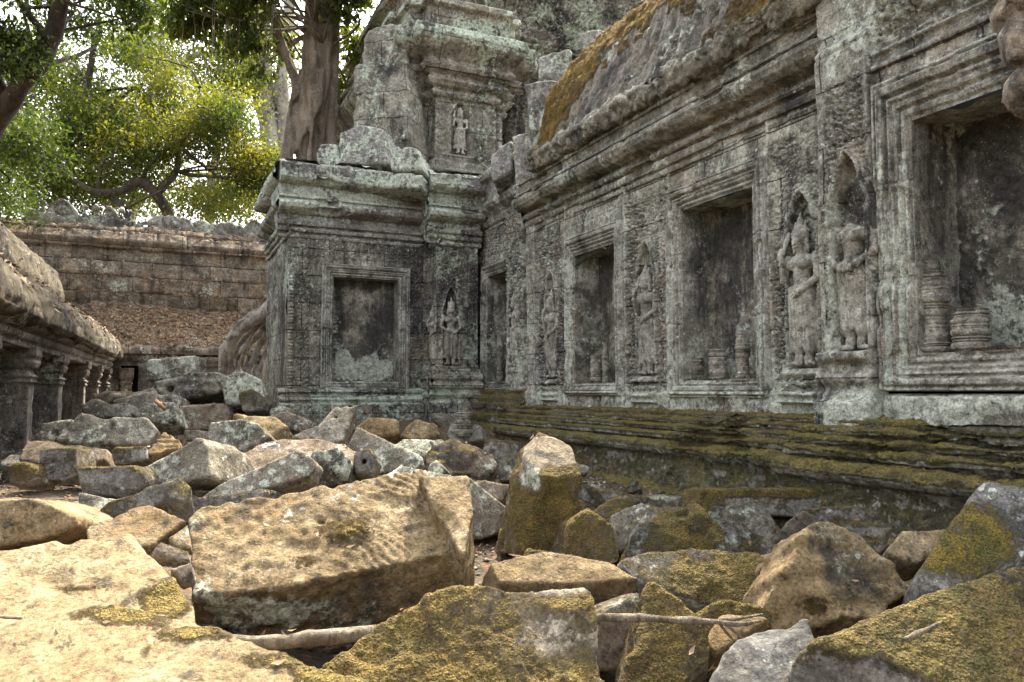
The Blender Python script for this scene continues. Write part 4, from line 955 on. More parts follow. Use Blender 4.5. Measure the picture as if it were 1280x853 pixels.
def block(name, label, cat, parts, d, mat, rough=1.0, seed=None, cuts=3, rnd=.02,  chisel=0.0, hole=None, grooves=None, growth=None, planes=(), lump=0.0, group=None, cellk=2.3):
    """parts: list of (poly, elev, az, thickness[, depth])"""
    global BLK_N; BLK_N += 1
    s = seed if seed is not None else BLK_N * 7
    R = np.random.default_rng(s)
    PL = []; allp = []
    for q in parts:
        pl, pts, n = prism(q[0], q[4] if len(q) > 4 else d, q[1], q[2], q[3]); PL.append((pl, n)); allp.append(pts)
    pts = np.concatenate(allp); c = pts.mean(0); lo, hi = pts.min(0) - .06, pts.max(0) + .06
    rnd = rnd * .35; size = np.linalg.norm(hi - lo); rough = rough * min(1.0, .25 + size * .55); cell = max(d * cellk / 768, size / 210)
    CUT = []
    for k in range(cuts):
        v = allp[0][R.integers(len(allp[0]))]; m = v - c; m = m / np.linalg.norm(m) + R.normal(0, .45, 3); m /= np.linalg.norm(m)
        CUT.append((m, (v @ m) - R.uniform(.005, .03) * size))
    for el_, az_, x_, y_ in planes:                                     # extra dressed faces
        e_, z_ = rad(el_), rad(az_); m = (-FH * math.cos(z_) + RT * math.sin(z_)) * math.cos(e_) + np.array([0, 0, math.sin(e_)]); CUT.append((m, on(x_, y_, PD(*np.mean(parts[0][0], axis=0), parts[0][4] if len(parts[0]) > 4 else d), PL[0][1]) @ m))
    n0 = PL[0][1]; t1 = np.cross(n0, (0, 0, 1.0)); t1 = t1 / (np.linalg.norm(t1) + 1e-6); t2 = np.cross(n0, t1)
    hp = on(hole[0], hole[1], PD(*np.mean(parts[0][0], axis=0), d), n0) if hole else None
    def f(P):
        D = None
        for pl, n in PL:
            e = None
            for m, o in pl:
                v = P @ m - o; e = v if e is None else smax(e, v, rnd)
            D = e if D is None else smin(D, e, .008)
        for m, o in CUT: D = smax(D, P @ m - o, rnd * .6)
        near = np.abs(D) < .09 + rnd; X = P[near]; k = rough
        nn = .012 * k * fbm(X, 2.6, 2, s) + .006 * k * fbm(X, 11, 2, s + 3) + .0035 * k * fbm(X, 34, 2, s + 5, .6) + .022 * k * sst(fbm(X, 5, 2, s + 11), .35, .8)
        if lump: nn = nn + lump * fbm(X, 7, 3, s + 13) + lump * .5 * np.abs(vnoise(X * 16, s + 15))
        if chisel:
            u, v = (X - c) @ t1, (X - c) @ t2; w_ = .25 * vnoise(X * 5, s + 17)
            gx = proj(X)[0]; nn = nn + chisel * (.75 * np.sin((u * .75 + v) * 150 + w_ * 16 + 5 * vnoise(X * 11, s + 30)) * sst(gx, 390, 460) * sst(gx, 548, 522) * (.6 + .6 * vnoise(X * 6, s + 31)) + (1.3 * vnoise(X * 26, s + 21) + .8 * vnoise(X * 13, s + 22)) * sst(gx, 520, 400))
        if grooves:
            u = (X - c) @ (t1 if grooves[1] == 'v' else t2); nn = nn + grooves[0] * np.sin(u * grooves[2])
        D[near] = D[near] + nn
        if hole: D = smax(D, -(capsule(P, hp + n0 * .05, hp - n0 * .10, hole[2], hole[2] * .8)), .008)
        return D
    V, F = nets(f, lo, hi, cell)
    if len(V) < 20: print('EMPTY', label); return
    me = mesh_np(name, V - c, F, M[mat]); o = link(name, me); o.location = tuple(c)
    paint(o, **growth) if growth else None
    tag(o, label, cat, group); BOTTOMS.append((c[0], c[1], V[:, 2].min(), size))
    return o
T = 'sandstone_block'; SB = 'stone block'
# -- nearest row
block(T, 'big tan block with chisel-scarred sloping face and a round dowel hole', SB, [
    ([(238, 650), (250, 634), (528, 586), (548, 612), (574, 670), (570, 690), (400, 722), (330, 738), (241, 742)], 52, 4, .46),
    ([(525, 590), (585, 592), (592, 640), (578, 690), (540, 640)], 50, 6, .46, 3.17)], 3.1, 'tan', .7, 3, 0, .016, .0068, (402, 650, .016), growth=dict(amoss=[(440, 668, 40, 22, .9), (380, 700, 30, 14, .7), (400, 765, 170, 30, .8)], alich=[(545, 690, 26, 22, .7), (340, 700, 130, 40, -.9)]))
block(T, 'moss-coated block with straight top edge, lying in front of the big chisel-scarred block', SB, [([(398, 832), (478, 768), (560, 738), (735, 724), (765, 870), (390, 885)], 42, 2, .42)], 2.15, 'mossy', .7, 5, 0, .02, growth=dict(amoss=[(700, 735, 60, 12, -.9), (700, 800, 40, 26, -.3)]))
block('stone_slab', 'huge pale sunlit slab filling the bottom left corner, mossy along its edge', 'stone slab', [([(-60, 735), (0, 720), (70, 740), (190, 772), (250, 780), (340, 806), (480, 858), (520, 930), (-60, 930)], 70, 0, .4)], 1.85, 'palet', .6, 9, 0, .05, growth=dict(amoss=[(150, 768, 90, 16, 1.3), (250, 792, 60, 14, 1.3), (340, 825, 70, 14, 1.2), (430, 850, 60, 14, 1.2)]))
block('stone_slab', 'broad pale slab with a mossy right corner, behind the huge corner slab', 'stone slab', [([(-40, 694), (105, 668), (160, 668), (215, 716), (244, 752), (240, 785), (170, 775), (60, 742), (-40, 722)], 66, 4, .3)], 2.45, 'palet', .7, 11, 0, .04, growth=dict(amoss=[(215, 750, 36, 26, 1.5), (90, 735, 60, 6, .8)]))
block('stone_slab', 'thin tan slab with chipped far end, tilted left of the big chisel-scarred block', 'stone slab', [([(52, 684), (130, 648), (188, 627), (232, 650), (192, 680), (120, 694)], 60, 5, .12)], 3.05, 'tan', .8, 13, 2, .02)
block(T, 'long block at the left edge with an overhanging rounded moss front and flat lit top', SB, [([(-60, 629), (40, 621), (76, 634), (98, 646), (95, 662), (60, 676), (-60, 694)], 14, 10, .55)], 3.2, 'tan', .8, 15, 2, .04)
block(T, 'moss-fronted block with a ribbed carved end, left of the long white-dotted slab', SB, [([(118, 642), (130, 628), (192, 600), (210, 606), (216, 624), (140, 652)], 22, 0, .3), ([(196, 600), (226, 595), (240, 612), (232, 624), (212, 622)], 40, 20, .22)], 3.7, 'mossgrey', .8, 17, 2, .03)
block(T, 'squat dark mossy block below the long sunlit-topped block', SB, [([(97, 586), (168, 584), (180, 596), (176, 612), (150, 620), (100, 616)], 12, 5, .3)], 4.3, 'mossgrey', .9, 19, 2, .03)
block(T, 'long squared block with sunlit sloping top, pointing away toward the pile', SB, [([(168, 590), (250, 548), (258, 556), (262, 596), (205, 608)], 16, -14, .5)], 4.5, 'grey', .8, 21, 0, .015)
block('boulder', 'small rounded mossy boulder beside the leftmost pillar foot', 'boulder', [([(3, 582), (20, 574), (45, 578), (48, 600), (30, 608), (5, 606)], 15, 0, .2)], 4.6, 'mossy', 1, 23, 3, .05)
block(T, 'cubic mossy block with a pale lichen corner, beside the small rounded boulder', SB, [([(48, 562), (94, 560), (97, 592), (80, 602), (50, 600)], 10, 6, .25)], 4.7, 'mossgrey', .8, 25, 2, .025)
block(T, 'broad pale lichen-speckled block with a slanted left end, below the gallery pillars', SB, [([(70, 548), (100, 517), (182, 522), (200, 541), (192, 556), (92, 555)], 30, 6, .45)], 6.0, 'lich', .8, 27, 2, .025)
block('stone_slab', 'flat brownish slab lying under the broad lichen-speckled block', 'stone slab', [([(22, 574), (32, 549), (88, 552), (135, 558), (134, 576), (60, 582)], 42, 0, .25)], 5.4, 'brown', .9, 29, 2, .025)
block(T, 'small dark block under the edge of the broad lichen-speckled block', SB, [([(137, 566), (142, 558), (182, 558), (184, 574), (140, 582)], 15, 0, .2)], 5.2, 'mossgrey', .8, 31, 2, .02)
block(T, 'small wedge with a striped sloping side, behind the sunlit-topped long block', SB, [([(184, 566), (205, 541), (226, 552), (224, 560), (190, 570)], 45, 15, .2)], 5.3, 'tan', .8, 33, 2, .02, grooves=(.006, 'h', 160))
# -- the left-hand heap
block('boulder', 'rough angular boulder perched in front of the gallery doorway', 'boulder', [([(108, 486), (128, 470), (150, 478), (152, 494), (130, 504), (112, 498)], 20, -5, .5)], 8.6, 'brown', 1, 35, 3, .04)
block(T, 'topmost block of the far heap, one corner painted white by lichen', SB, [([(182, 450), (214, 447), (244, 444), (243, 470), (215, 475), (184, 476)], 8, 4, .4)], 9.0, 'lich', .8, 37, 0, .015, growth=dict(alich=[(192, 456, 10, 8, 1.6), (236, 450, 8, 6, 1)]))
block('stone_slab', 'narrow slab sandwiched beneath the stone with the curved carved band', 'stone slab', [([(218, 497), (268, 491), (270, 502), (224, 507)], 8, 4, .35)], 9.3, 'grey', .8, 41, 2, .02)
block(T, 'lichen-white block with a reddish stick on top, front of the far heap', SB, [([(162, 516), (180, 504), (218, 502), (222, 526), (206, 530), (172, 526)], 25, 4, .35)], 7.8, 'lich', .9, 43, 2, .025)
block(T, 'dark mossy block left of the lichen-white block in the heap', SB, [([(126, 506), (158, 504), (160, 522), (130, 520)], 12, 0, .35)], 8.0, 'mossgrey', .9, 45, 2, .025)
block(T, 'blackened carved block at the bottom of the far heap', SB, [([(220, 512), (288, 504), (290, 528), (224, 536)], 5, 4, .35)], 9.0, 'brown', .9, 47, 1, .02, lump=.02)
block('stone_slab', 'small pale slab lying loose on top of the heap beside the doorway', 'stone slab', [([(160, 492), (192, 484), (200, 494), (176, 502)], 40, 0, .15)], 8.8, 'lich', .8, 49, 2, .02)
block(T, 'brown-topped block leaning against the foot of the tree roots', SB, [([(275, 484), (305, 470), (318, 480), (300, 492), (278, 496)], 35, 5, .3)], 8.9, 'lich', .9, 51, 3, .03)
block('boulder', 'dark moss-spotted boulder between the tree roots and the corner tower', 'boulder', [([(298, 492), (322, 484), (334, 500), (328, 514), (304, 514)], 15, 0, .35)], 8.6, 'mossgrey', 1, 53, 3, .05)
block(T, 'square dark block at the right end of the far heap', SB, [([(272, 490), (298, 488), (300, 514), (276, 516)], 6, 0, .35)], 9.0, 'grey', .9, 55, 2, .02)
block(T, 'whitish lichened lump at the foot of the corner tower', SB, [([(336, 512), (350, 506), (362, 510), (360, 524), (340, 524)], 15, 0, .25)], 8.6, 'lich', 1, 57, 3, .03)
block(T, 'small square grey block filling the gap under the heap', SB, [([(228, 538), (246, 537), (247, 550), (230, 552)], 8, 0, .25)], 7.4, 'grey', .8, 59, 1, .02)
# -- middle field
block(T, 'large grey lichened block with a pointed shadowed underside', SB, [([(254, 548), (262, 526), (300, 524), (322, 530), (338, 546), (320, 556), (296, 567)], 28, -8, .4)], 5.7, 'lich', .8, 61, 2, .02)
block('stone_slab', 'tan slab resting slantwise on the grey lichened block', 'stone slab', [([(291, 516), (345, 521), (380, 544), (334, 548)], 50, 8, .14)], 6.0, 'tan', .7, 63, 1, .02)
block('stone_slab', 'dark slab with a small dowel hole, tilted up against the tower base', 'stone slab', [([(384, 546), (420, 505), (448, 503), (430, 552), (405, 556)], 36, 8, .18)], 6.4, 'grey', .6, 65, 1, .015, hole=(420, 520, .018))
block('stone_slab', 'grey leaning slab half hidden behind the dowel-holed slab', 'stone slab', [([(360, 545), (398, 530), (402, 545), (386, 552)], 40, -10, .15)], 6.7, 'grey', .7, 67, 2, .02)
block('stone_slab', 'wide flat tan slab carrying a crumpled white scrap', 'stone slab', [([(294, 572), (340, 548), (395, 548), (440, 556), (462, 570), (452, 582), (300, 590)], 58, 4, .22)], 5.1, 'brown', .7, 69, 1, .02, growth=dict(amoss=[(375, 560, 120, 30, -2.5)]))
block('stone_slab', 'long dark slab dotted with round white lichen spots', 'stone slab', [([(238, 632), (276, 606), (374, 560), (392, 574), (386, 594), (288, 624)], 30, -6, .16)], 4.4, 'grey', .6, 71, 0, .014, growth=dict(alich=[(367, 571, 4, 3, 3), (352, 578, 4, 3, 3), (340, 590, 4, 3, 3), (330, 605, 6, 4, 3), (347, 600, 4, 3, 3), (302, 600, 4, 3, 3), (312, 610, 4, 3, 3), (284, 618, 5, 4, 3), (372, 585, 4, 3, 3), (318, 594, 3, 3, 3)]))
block(T, 'round-ended block with green lichen at the end of the white-spotted slab', SB, [([(388, 566), (420, 553), (440, 574), (434, 600), (388, 602)], 22, 6, .3)], 4.75, 'lich', .8, 73, 2, .04)
block(T, 'stub of dark mossy stone with a hole, right of the round-ended block', SB, [([(442, 566), (462, 560), (472, 576), (464, 592), (444, 592)], 15, 6, .25)], 4.9, 'mossgrey', 1, 75, 2, .03, hole=(455, 577, .02))
block(T, 'mossy wedge standing in the shadow below the pointed grey block', SB, [([(262, 586), (274, 560), (292, 562), (292, 590), (270, 600)], 20, -6, .25)], 5.0, 'mossy', .9, 77, 3, .03)
block(T, 'low mossy chunk in front of the shadowed mossy wedge', SB, [([(250, 608), (258, 588), (294, 590), (290, 606), (262, 614)], 25, 0, .2)], 4.7, 'mossgrey', .9, 79, 3, .03)
block('stone_slab', 'big dark squared slab sloping down to the right in mid court', 'stone slab', [([(430, 566), (446, 533), (528, 570), (532, 584), (470, 592), (440, 584)], 34, 4, .2)], 5.6, 'grey', .6, 81, 1, .014)
block(T, 'mossy-edged brown block at the foot of the blind window', SB, [([(442, 536), (462, 522), (498, 524), (500, 542), (470, 548)], 30, 5, .35)], 7.4, 'tan', .9, 83, 3, .03)
block(T, 'yellowish tilted block right of the mossy-edged brown block', SB, [([(498, 544), (520, 522), (546, 530), (553, 544), (520, 552)], 34, 8, .3)], 7.4, 'tan', .8, 85, 2, .02)
block('stone_slab', 'pale flat slab lying below the yellowish tilted block', 'stone slab', [([(486, 560), (505, 548), (556, 548), (560, 562), (530, 570)], 50, 0, .2)], 6.6, 'lich', .7, 87, 1, .02)
block('carved_fragment', 'brown eroded sculpture fragment lying on its side near the wall base', 'carved block', [([(534, 556), (572, 548), (616, 562), (626, 580), (610, 596), (538, 588)], 38, 6, .28)], 5.8, 'brown', 1.1, 89, 2, .03, lump=.03)
block(T, 'small green-mossed block touching the wall base', SB, [([(622, 574), (648, 573), (652, 600), (624, 602)], 10, -8, .3)], 5.9, 'mossgrey', .8, 91, 2, .02)
block(T, 'dark triangular block behind the big chisel-scarred block', SB, [([(586, 597), (640, 640), (642, 658), (600, 674), (586, 674)], 12, 5, .3)], 4.4, 'grey', .6, 93, 1, .015)
block('boulder', 'small pointed grey rock between the sloping slab and the sculpture fragment', 'boulder', [([(530, 584), (545, 572), (560, 588), (540, 598)], 20, 0, .2)], 5.0, 'lich', 1, 95, 2, .02)
# -- centre right
block('standing_stone', 'upright moss-browned stone standing on end with a sunlit tip', 'standing stone', [([(637, 696), (642, 655), (652, 600), (664, 572), (688, 546), (718, 556), (728, 598), (725, 655), (708, 698)], 3, 10, .27)], 3.75, 'mossy', .8, 97, 0, .016, lump=.006, planes=[(52, 8, 694, 596), (12, -48, 672, 610)], growth=dict(amoss=[(690, 562, 36, 18, -2.2), (664, 590, 14, 26, -1.2), (690, 640, 46, 50, .7)], alich=[(664, 600, 16, 24, 1.2)]))
block('boulder', 'rounded golden-mossed boulder leaning on the upright stone', 'boulder', [([(704, 692), (714, 650), (738, 635), (766, 655), (774, 700), (735, 708)], 18, 12, .26)], 3.55, 'mossy', 1, 99, 3, .06)
block('boulder', 'tiny mossy stone at the left foot of the upright stone', 'boulder', [([(621, 690), (626, 662), (642, 655), (646, 690)], 12, 0, .15)], 3.85, 'mossy', 1, 101, 2, .03)
block(T, 'flat pale-topped block with mossy sides, in front of the upright stone', SB, [([(604, 704), (690, 690), (768, 704), (798, 722), (732, 730), (612, 728)], 58, 4, .26)], 3.05, 'tan', .8, 103, 2, .02)
block('stone_slab', 'plain grey slab leaning behind the golden-mossed boulder', 'stone slab', [([(760, 690), (764, 640), (800, 628), (818, 634), (790, 690)], 35, 0, .18)], 4.05, 'grey', .6, 105, 1, .02)
block('boulder', 'rough dark boulder with a pale lichen streak in the middle right', 'boulder', [([(778, 694), (800, 650), (824, 632), (880, 640), (905, 668), (906, 704), (790, 704)], 24, -4, .35)], 3.75, 'mossgrey', 1.3, 107, 2, .03, lump=.025, growth=dict(amoss=[(870, 670, 50, 30, .8)]))
block('boulder', 'rough humped boulder to the right of the lichen-streaked one', 'boulder', [([(888, 640), (925, 632), (960, 644), (992, 690), (970, 706), (905, 700)], 28, 6, .35)], 3.9, 'mossgrey', 1.3, 109, 3, .03, lump=.025)
block(T, 'wide block with a patchy moss face, in front of the two rough boulders', SB, [([(776, 702), (812, 688), (950, 684), (968, 716), (970, 762), (900, 764), (800, 728)], 46, 2, .3)], 3.05, 'mossgrey', .9, 111, 1, .03, growth=dict(amoss=[(900, 730, 70, 30, .8)]))
block('boulder', 'moss-coated wedge under the fallen branch', 'boulder', [([(775, 865), (796, 745), (808, 722), (846, 722), (885, 770), (890, 830), (845, 870)], 36, -4, .35)], 2.45, 'mossy', .9, 113, 2, .05)
block('stone_slab', 'long straight slab with a mossy top edge, leaning on the wall base', 'stone slab', [([(856, 612), (1072, 611), (1072, 640), (1000, 648), (860, 640)], 8, -10, .2)], 4.35, 'mossgrey', .7, 115, 1, .015, growth=dict(amoss=[(960, 612, 120, 9, 1.2), (880, 625, 25, 16, .8)]))
block('carved_boulder', 'large tan block carved with worn curls, corner toward the camera', 'carved block', [([(972, 720), (984, 700), (1004, 652), (1040, 650), (1108, 686), (1152, 740), (1100, 770), (974, 770)], 34, 8, .42)], 2.75, 'tan', 1.0, 117, 0, .03, lump=.014, planes=[(-6, -24, 1010, 735)], grooves=(.006, 'h', 62), growth=dict(amoss=[(1010, 755, 40, 16, 1.0), (1080, 730, 50, 26, .6)]))
block('carved_fragment', 'layered carved fragment behind the large curl-carved block', 'carved block', [([(1006, 640), (1070, 634), (1120, 660), (1142, 690), (1110, 700), (1040, 664)], 40, 10, .25)], 3.25, 'mossgrey', 1, 119, 1, .02, grooves=(.012, 'h', 75))
block('stone_slab', 'small pale slab wedged left of the smooth grey boulder', 'stone slab', [([(1106, 690), (1130, 664), (1186, 660), (1190, 680), (1150, 704)], 50, 8, .15)], 3.15, 'palet', .7, 121, 2, .02)
block('boulder', 'smooth dark grey boulder with two white lichen marks', 'boulder', [([(1144, 716), (1192, 650), (1228, 600), (1258, 590), (1300, 606), (1300, 690), (1190, 744), (1152, 742)], 40, -14, .4)], 2.65, 'smooth', .5, 123, 1, .05, growth=dict(amoss=[(1190, 690, 75, 60, .62)], alich=[(1225, 606, 6, 9, 3), (1240, 618, 5, 7, 3)]))
block('boulder', 'huge olive-mossed boulder filling the bottom right corner', 'boulder', [([(976, 880), (990, 826), (1010, 800), (1110, 756), (1200, 728), (1290, 696), (1360, 690), (1360, 920), (980, 920)], 46, 0, .5)], 1.85, 'mossgrey', .7, 125, 1, .06, growth=dict(amoss=[(1160, 790, 220, 70, .5)]))
block('boulder', 'bare grey rock left of the huge corner boulder', 'boulder', [([(872, 880), (905, 812), (950, 776), (1012, 770), (1022, 800), (985, 840), (960, 890)], 50, -8, .35)], 2.15, 'smooth', .9, 127, 1, .03, growth=dict(amoss=[(960, 820, 80, 60, -.8)]))
block('boulder', 'golden stone under the dead branch tip, beside the bare grey rock', 'boulder', [([(880, 800), (900, 764), (955, 766), (968, 772), (930, 800), (890, 820)], 50, 0, .2)], 2.5, 'tan', 1, 129, 3, .03)
block(T, 'dark shadowed block in the gap beside the moss-coated wedge', SB, [([(740, 800), (745, 765), (800, 742), (796, 800), (776, 840), (750, 840)], 15, 10, .25)], 2.75, 'brown', .9, 131, 2, .03)
block('stone_slab', 'thin flagstone on the soil strip beside the wall base', 'stone slab', [([(686, 582), (700, 574), (738, 584), (734, 592), (700, 590)], 55, 0, .06)], 5.3, 'grey', .7, 133, 1, .01)
block(T, 'low mossy kerb block along the foot of the wall base', SB, [([(726, 606), (790, 618), (852, 634), (852, 646), (760, 632), (728, 616)], 20, -30, .2)], 4.9, 'mossgrey', .8, 135, 1, .015)
block('stone_shard', 'reddish stone shard in the gap left of the big chisel-scarred block', 'stone shard', [([(188, 694), (200, 678), (236, 688), (238, 702), (212, 700)], 40, 15, .06)], 2.85, 'brown', .7, 137, 1, .008)
block('stone_shard', 'pale shard above the reddish one in the gap', 'stone shard', [([(205, 672), (236, 652), (238, 684), (215, 684)], 45, 10, .06)], 2.98, 'tan', .8, 139, 1, .008)
block('stone_shard', 'grey shard below the reddish one in the gap', 'stone shard', [([(212, 712), (238, 704), (240, 724), (226, 726)], 40, 10, .06)], 2.75, 'grey', .8, 141, 1, .008)
block(T, 'dark block in the gap between the rounded and squat mossy blocks', SB, [([(98, 616), (150, 622), (128, 640), (100, 642)], 30, 0, .2)], 4.1, 'grey', .8, 143, 2, .02)
block(T, 'mossy block filling the gap between the fallen branch and the wide moss-faced block', SB, [([(868, 770), (905, 752), (966, 764), (962, 790), (890, 800)], 30, 0, .25)], 2.75, 'mossy', .8, 145, 1, .02)
block('stone_slab', 'grey slab leaning on the rear of the round-ended block in mid court', 'stone slab', [([(472, 600), (500, 580), (560, 592), (588, 600), (560, 612), (480, 612)], 40, 4, .25)], 4.75, 'grey', .7, 147, 1, .015)
block(T, 'dusty brown block beneath the sculpture fragment', SB, [([(548, 600), (610, 598), (640, 606), (630, 626), (560, 622)], 25, 6, .3)], 4.95, 'brown', .8, 149, 1, .02)
block('stone_slab', 'low flat stone on the soil between the upright stone and the wall', 'stone slab', [([(650, 600), (664, 588), (700, 598), (690, 612), (652, 614)], 45, 0, .15)], 4.9, 'brown', .8, 151, 1, .02)
block(T, 'half-buried mossy block just right of the golden-mossed boulder', SB, [([(740, 640), (770, 622), (800, 628), (780, 650), (744, 660)], 40, -8, .2)], 4.5, 'mossgrey', .8, 153, 1, .02)
block(T, 'brown block wedged behind the flat pale-topped block', SB, [([(648, 700), (660, 680), (720, 690), (716, 708), (660, 712)], 35, 0, .2)], 3.4, 'mossgrey', .8, 155, 1, .02)
block(T, 'dim block under the left end of the long white-dotted slab', SB, [([(226, 652), (240, 624), (300, 618), (330, 612), (320, 640), (250, 660)], 18, -4, .25)], 4.15, 'mossgrey', .8, 157, 1, .02)
block(T, 'tilted grey block behind the tan slantwise slab by the tower foot', SB, [([(330, 524), (352, 512), (392, 526), (386, 540), (344, 536)], 30, 6, .3)], 7.0, 'grey', .8, 159, 1, .02)
block(T, 'flat-faced block standing at the foot of the dark moulded tower pilaster', SB, [([(556, 546), (562, 528), (600, 530), (604, 550), (570, 556)], 20, -6, .3)], 7.2, 'mossgrey', .8, 161, 1, .02)
block(T, 'mossy block against the mossy corner where the tower meets the gallery', SB, [([(600, 566), (606, 548), (648, 552), (650, 574), (610, 578)], 20, -10, .3)], 6.6, 'mossgrey', .8, 163, 1, .02)
block(T, 'long low block lying along the foot of the left gallery pillars', SB, [([(40, 548), (52, 530), (90, 520), (96, 530), (60, 556)], 20, 14, .3)], 6.6, 'grey', .8, 165, 1, .02)
block(T, 'dark lichened block at the left foot of the far heap', SB, [([(100, 506), (118, 498), (130, 504), (128, 522), (104, 522)], 14, 0, .3)], 8.4, 'grey', .8, 167, 1, .02)
block(T, 'broad pale block in the heap beside the tree roots', SB, [([(274, 474), (298, 462), (326, 474), (332, 502), (282, 506)], 16, 6, .45)], 8.7, 'lich', .8, 171, 1, .02)
block(T, 'large blackened block bearing the weight of the far heap', SB, [([(216, 508), (290, 502), (294, 534), (220, 540)], 6, 4, .45)], 8.6, 'brown', .8, 173, 0, .02)
block(T, 'long grey block across the middle of the far heap', SB, [([(140, 500), (184, 490), (222, 494), (224, 516), (150, 522)], 14, 4, .4)], 8.5, 'grey', .8, 175, 0, .02)
block('arched_lintel', 'pale stone with a curved carved band, second from the top of the far heap', 'carved block', [([(190, 478), (215, 470), (268, 464), (278, 472), (274, 494), (200, 500)], 8, 4, .4)], 8.9, 'lich', .8, 177, 0, .02, grooves=(.012, 'h', 60), hole=(212, 486, .05))
# stones on top of the tower's lower roof
PB = [([(392, 190), (400, 180), (420, 178), (424, 205), (394, 208)], 'square'), ([(424, 165), (450, 155), (480, 162), (486, 205), (424, 206)], 'tall'), ([(374, 216), (392, 206), (440, 208), (442, 232), (376, 234)], 'wide'), ([(444, 212), (490, 214), (528, 220), (526, 236), (446, 234)], 'long')]
PB += [([(342, 232), (350, 210), (380, 206), (384, 236), (350, 240)], 'corner'), ([(486, 200), (492, 182), (520, 186), (530, 214), (490, 214)], 'side')]
for k, (pl_, _) in enumerate(PB):
    o = block('parapet_block', None, None, [(pl_, 6, -8, .6)], 10.2 if k > 1 else 10.7, 'parapet', 1.2, 201 + k, 1, .03)
    o.parent = tow
for k, (pl_, d_) in enumerate([([(640, 170), (662, 165), (672, 240), (645, 250)], 9.2), ([(655, 105), (700, 98), (712, 160), (662, 168)], 9.4), ([(612, 190), (640, 175), (640, 215), (615, 228)], 9.6), ([(672, 70), (712, 62), (716, 100), (672, 104)], 9.9), ([(648, 130), (668, 125), (668, 190), (650, 195)], 9.0), ([(724, 42), (760, 34), (760, 60), (730, 66)], 9.6)]):
    o = block('parapet_block', None, None, [(pl_, 4, -14, .8)], d_, 'parapet', 1.2, 221 + k, 1, .03); o.parent = tow
o = block('eroded_mass', None, None, [([(439, 205), (438, 150), (441, 85), (458, 42), (482, 22), (508, 34), (510, 205)], 8, -14, 1.6)], 11.5, 'tower', 2.0, 231, 0, .22, lump=.02); o.parent = tow
BOTTOMS = [b for b in BOTTOMS if b[2] < 1.6]

# ------------------------------------------------------------------ ground, shaped to carry the blocks
bt = np.array(BOTTOMS)
def ground_z(x, y):
    x, y = np.asarray(x, float), np.asarray(y, float)
    base = .05 + .42 * sst(y, 6.5, 10.2) * sst(x, -.9, .9) + .18 * sst(x, 2.0, 3.4) * sst(y, 3, 5)
    wsum = np.full(x.shape, .02); zs = base * .02
    for bx, by, bz, sz in bt:
        w_ = math.exp(-4 * bz) * np.exp(-((x - bx) ** 2 + (y - by) ** 2) / (2 * (.22 + .12 * sz) ** 2)); wsum = wsum + w_; zs = zs + w_ * min(bz - .0, .8)
    z = np.minimum(zs / wsum, base + .25)
    far = sst(np.hypot(x - 1, y - 6), 12, 20); z = z * (1 - far) + .3 * far
    return z + .02 * fbm(np.stack([x, y, x * 0], -1), 2.2, 3, 301) + .006 * fbm(np.stack([x, y, x * 0], -1), 13, 2, 302)
def axis_pts(fine_lo, fine_hi, step, far):
    a = np.arange(fine_lo, fine_hi, step); g = np.cumsum(step * 1.25 ** np.arange(1, 40)); g = g[g < far]
    return np.concatenate([(fine_lo - g)[::-1], a, fine_hi + g])
gx, gy = axis_pts(-3, 4.4, .045, 600), axis_pts(-.5, 12, .05, 600)
X, Y = np.meshgrid(gx, gy, indexing='ij'); Z = ground_z(X, Y)
tag(link('ground', mesh_np('ground', np.stack([X, Y, Z], -1).reshape(-1, 3), gridF(len(gx), len(gy)), M['soil'])), kind='structure')

# small rubble between the blocks
def pebble_mesh(s):
    r_ = np.random.default_rng(s); cu = [(lambda m: (m / np.linalg.norm(m), r_.uniform(.30, .46)))(r_.normal(0, 1, 3)) for _ in range(5)]
    def f(P):
        D = smax(smax(abs(P[..., 0]) - .5, abs(P[..., 1]) - .38, .03), abs(P[..., 2]) - .3, .03)
        for m, o_ in cu: D = smax(D, P @ m - o_, .02)
        return D + .03 * fbm(P, 2.3, 3, s) + .012 * fbm(P, 11, 2, s + 1)
    V, F = nets(f, (-.65,) * 3, (.65,) * 3, .028)
    return V, F
peb = []
for k, mt in enumerate(('grey', 'brown', 'mossgrey', 'lich', 'tan', 'mossy', 'grey', 'lich', 'mossgrey')):
    V, F = pebble_mesh(400 + k * 3); peb.append(mesh_np('rubble_stone', V, F, M[mt]))
R = np.random.default_rng(77); cnt = 0
while cnt < 110:
    px, py = R.uniform(0, 1000), R.uniform(505, 800); d = 624 / (py - 486)
    if not 3.7 < d < 11: continue
    p = PD(px, py, min(d, 10.5) * R.uniform(.95, 1.15))
    if p[0] > 3.35 or (p[1] > 9.4) or p[0] < -GOUT[0] * 1.5 + GAL[0] * p[1]: continue
    o = link('rubble_stone', peb[R.integers(len(peb))]); sc = R.uniform(.08, .18) * (1.0 if d < 4.6 else R.uniform(1, 2.4))
    o.location = (p[0], p[1], float(ground_z(p[0], p[1])) + sc * .12); o.scale = (sc * R.uniform(1.0, 1.9), sc * R.uniform(.8, 1.3), sc * R.uniform(.5, .9)); o.rotation_euler = R.uniform(-.5, .5), R.uniform(-.5, .5), R.uniform(0, 6.3)
    tag(o, 'small loose rubble stone lying on the soil between the large fallen blocks', 'rubble stone', 'small rubble stones between the blocks'); cnt += 1

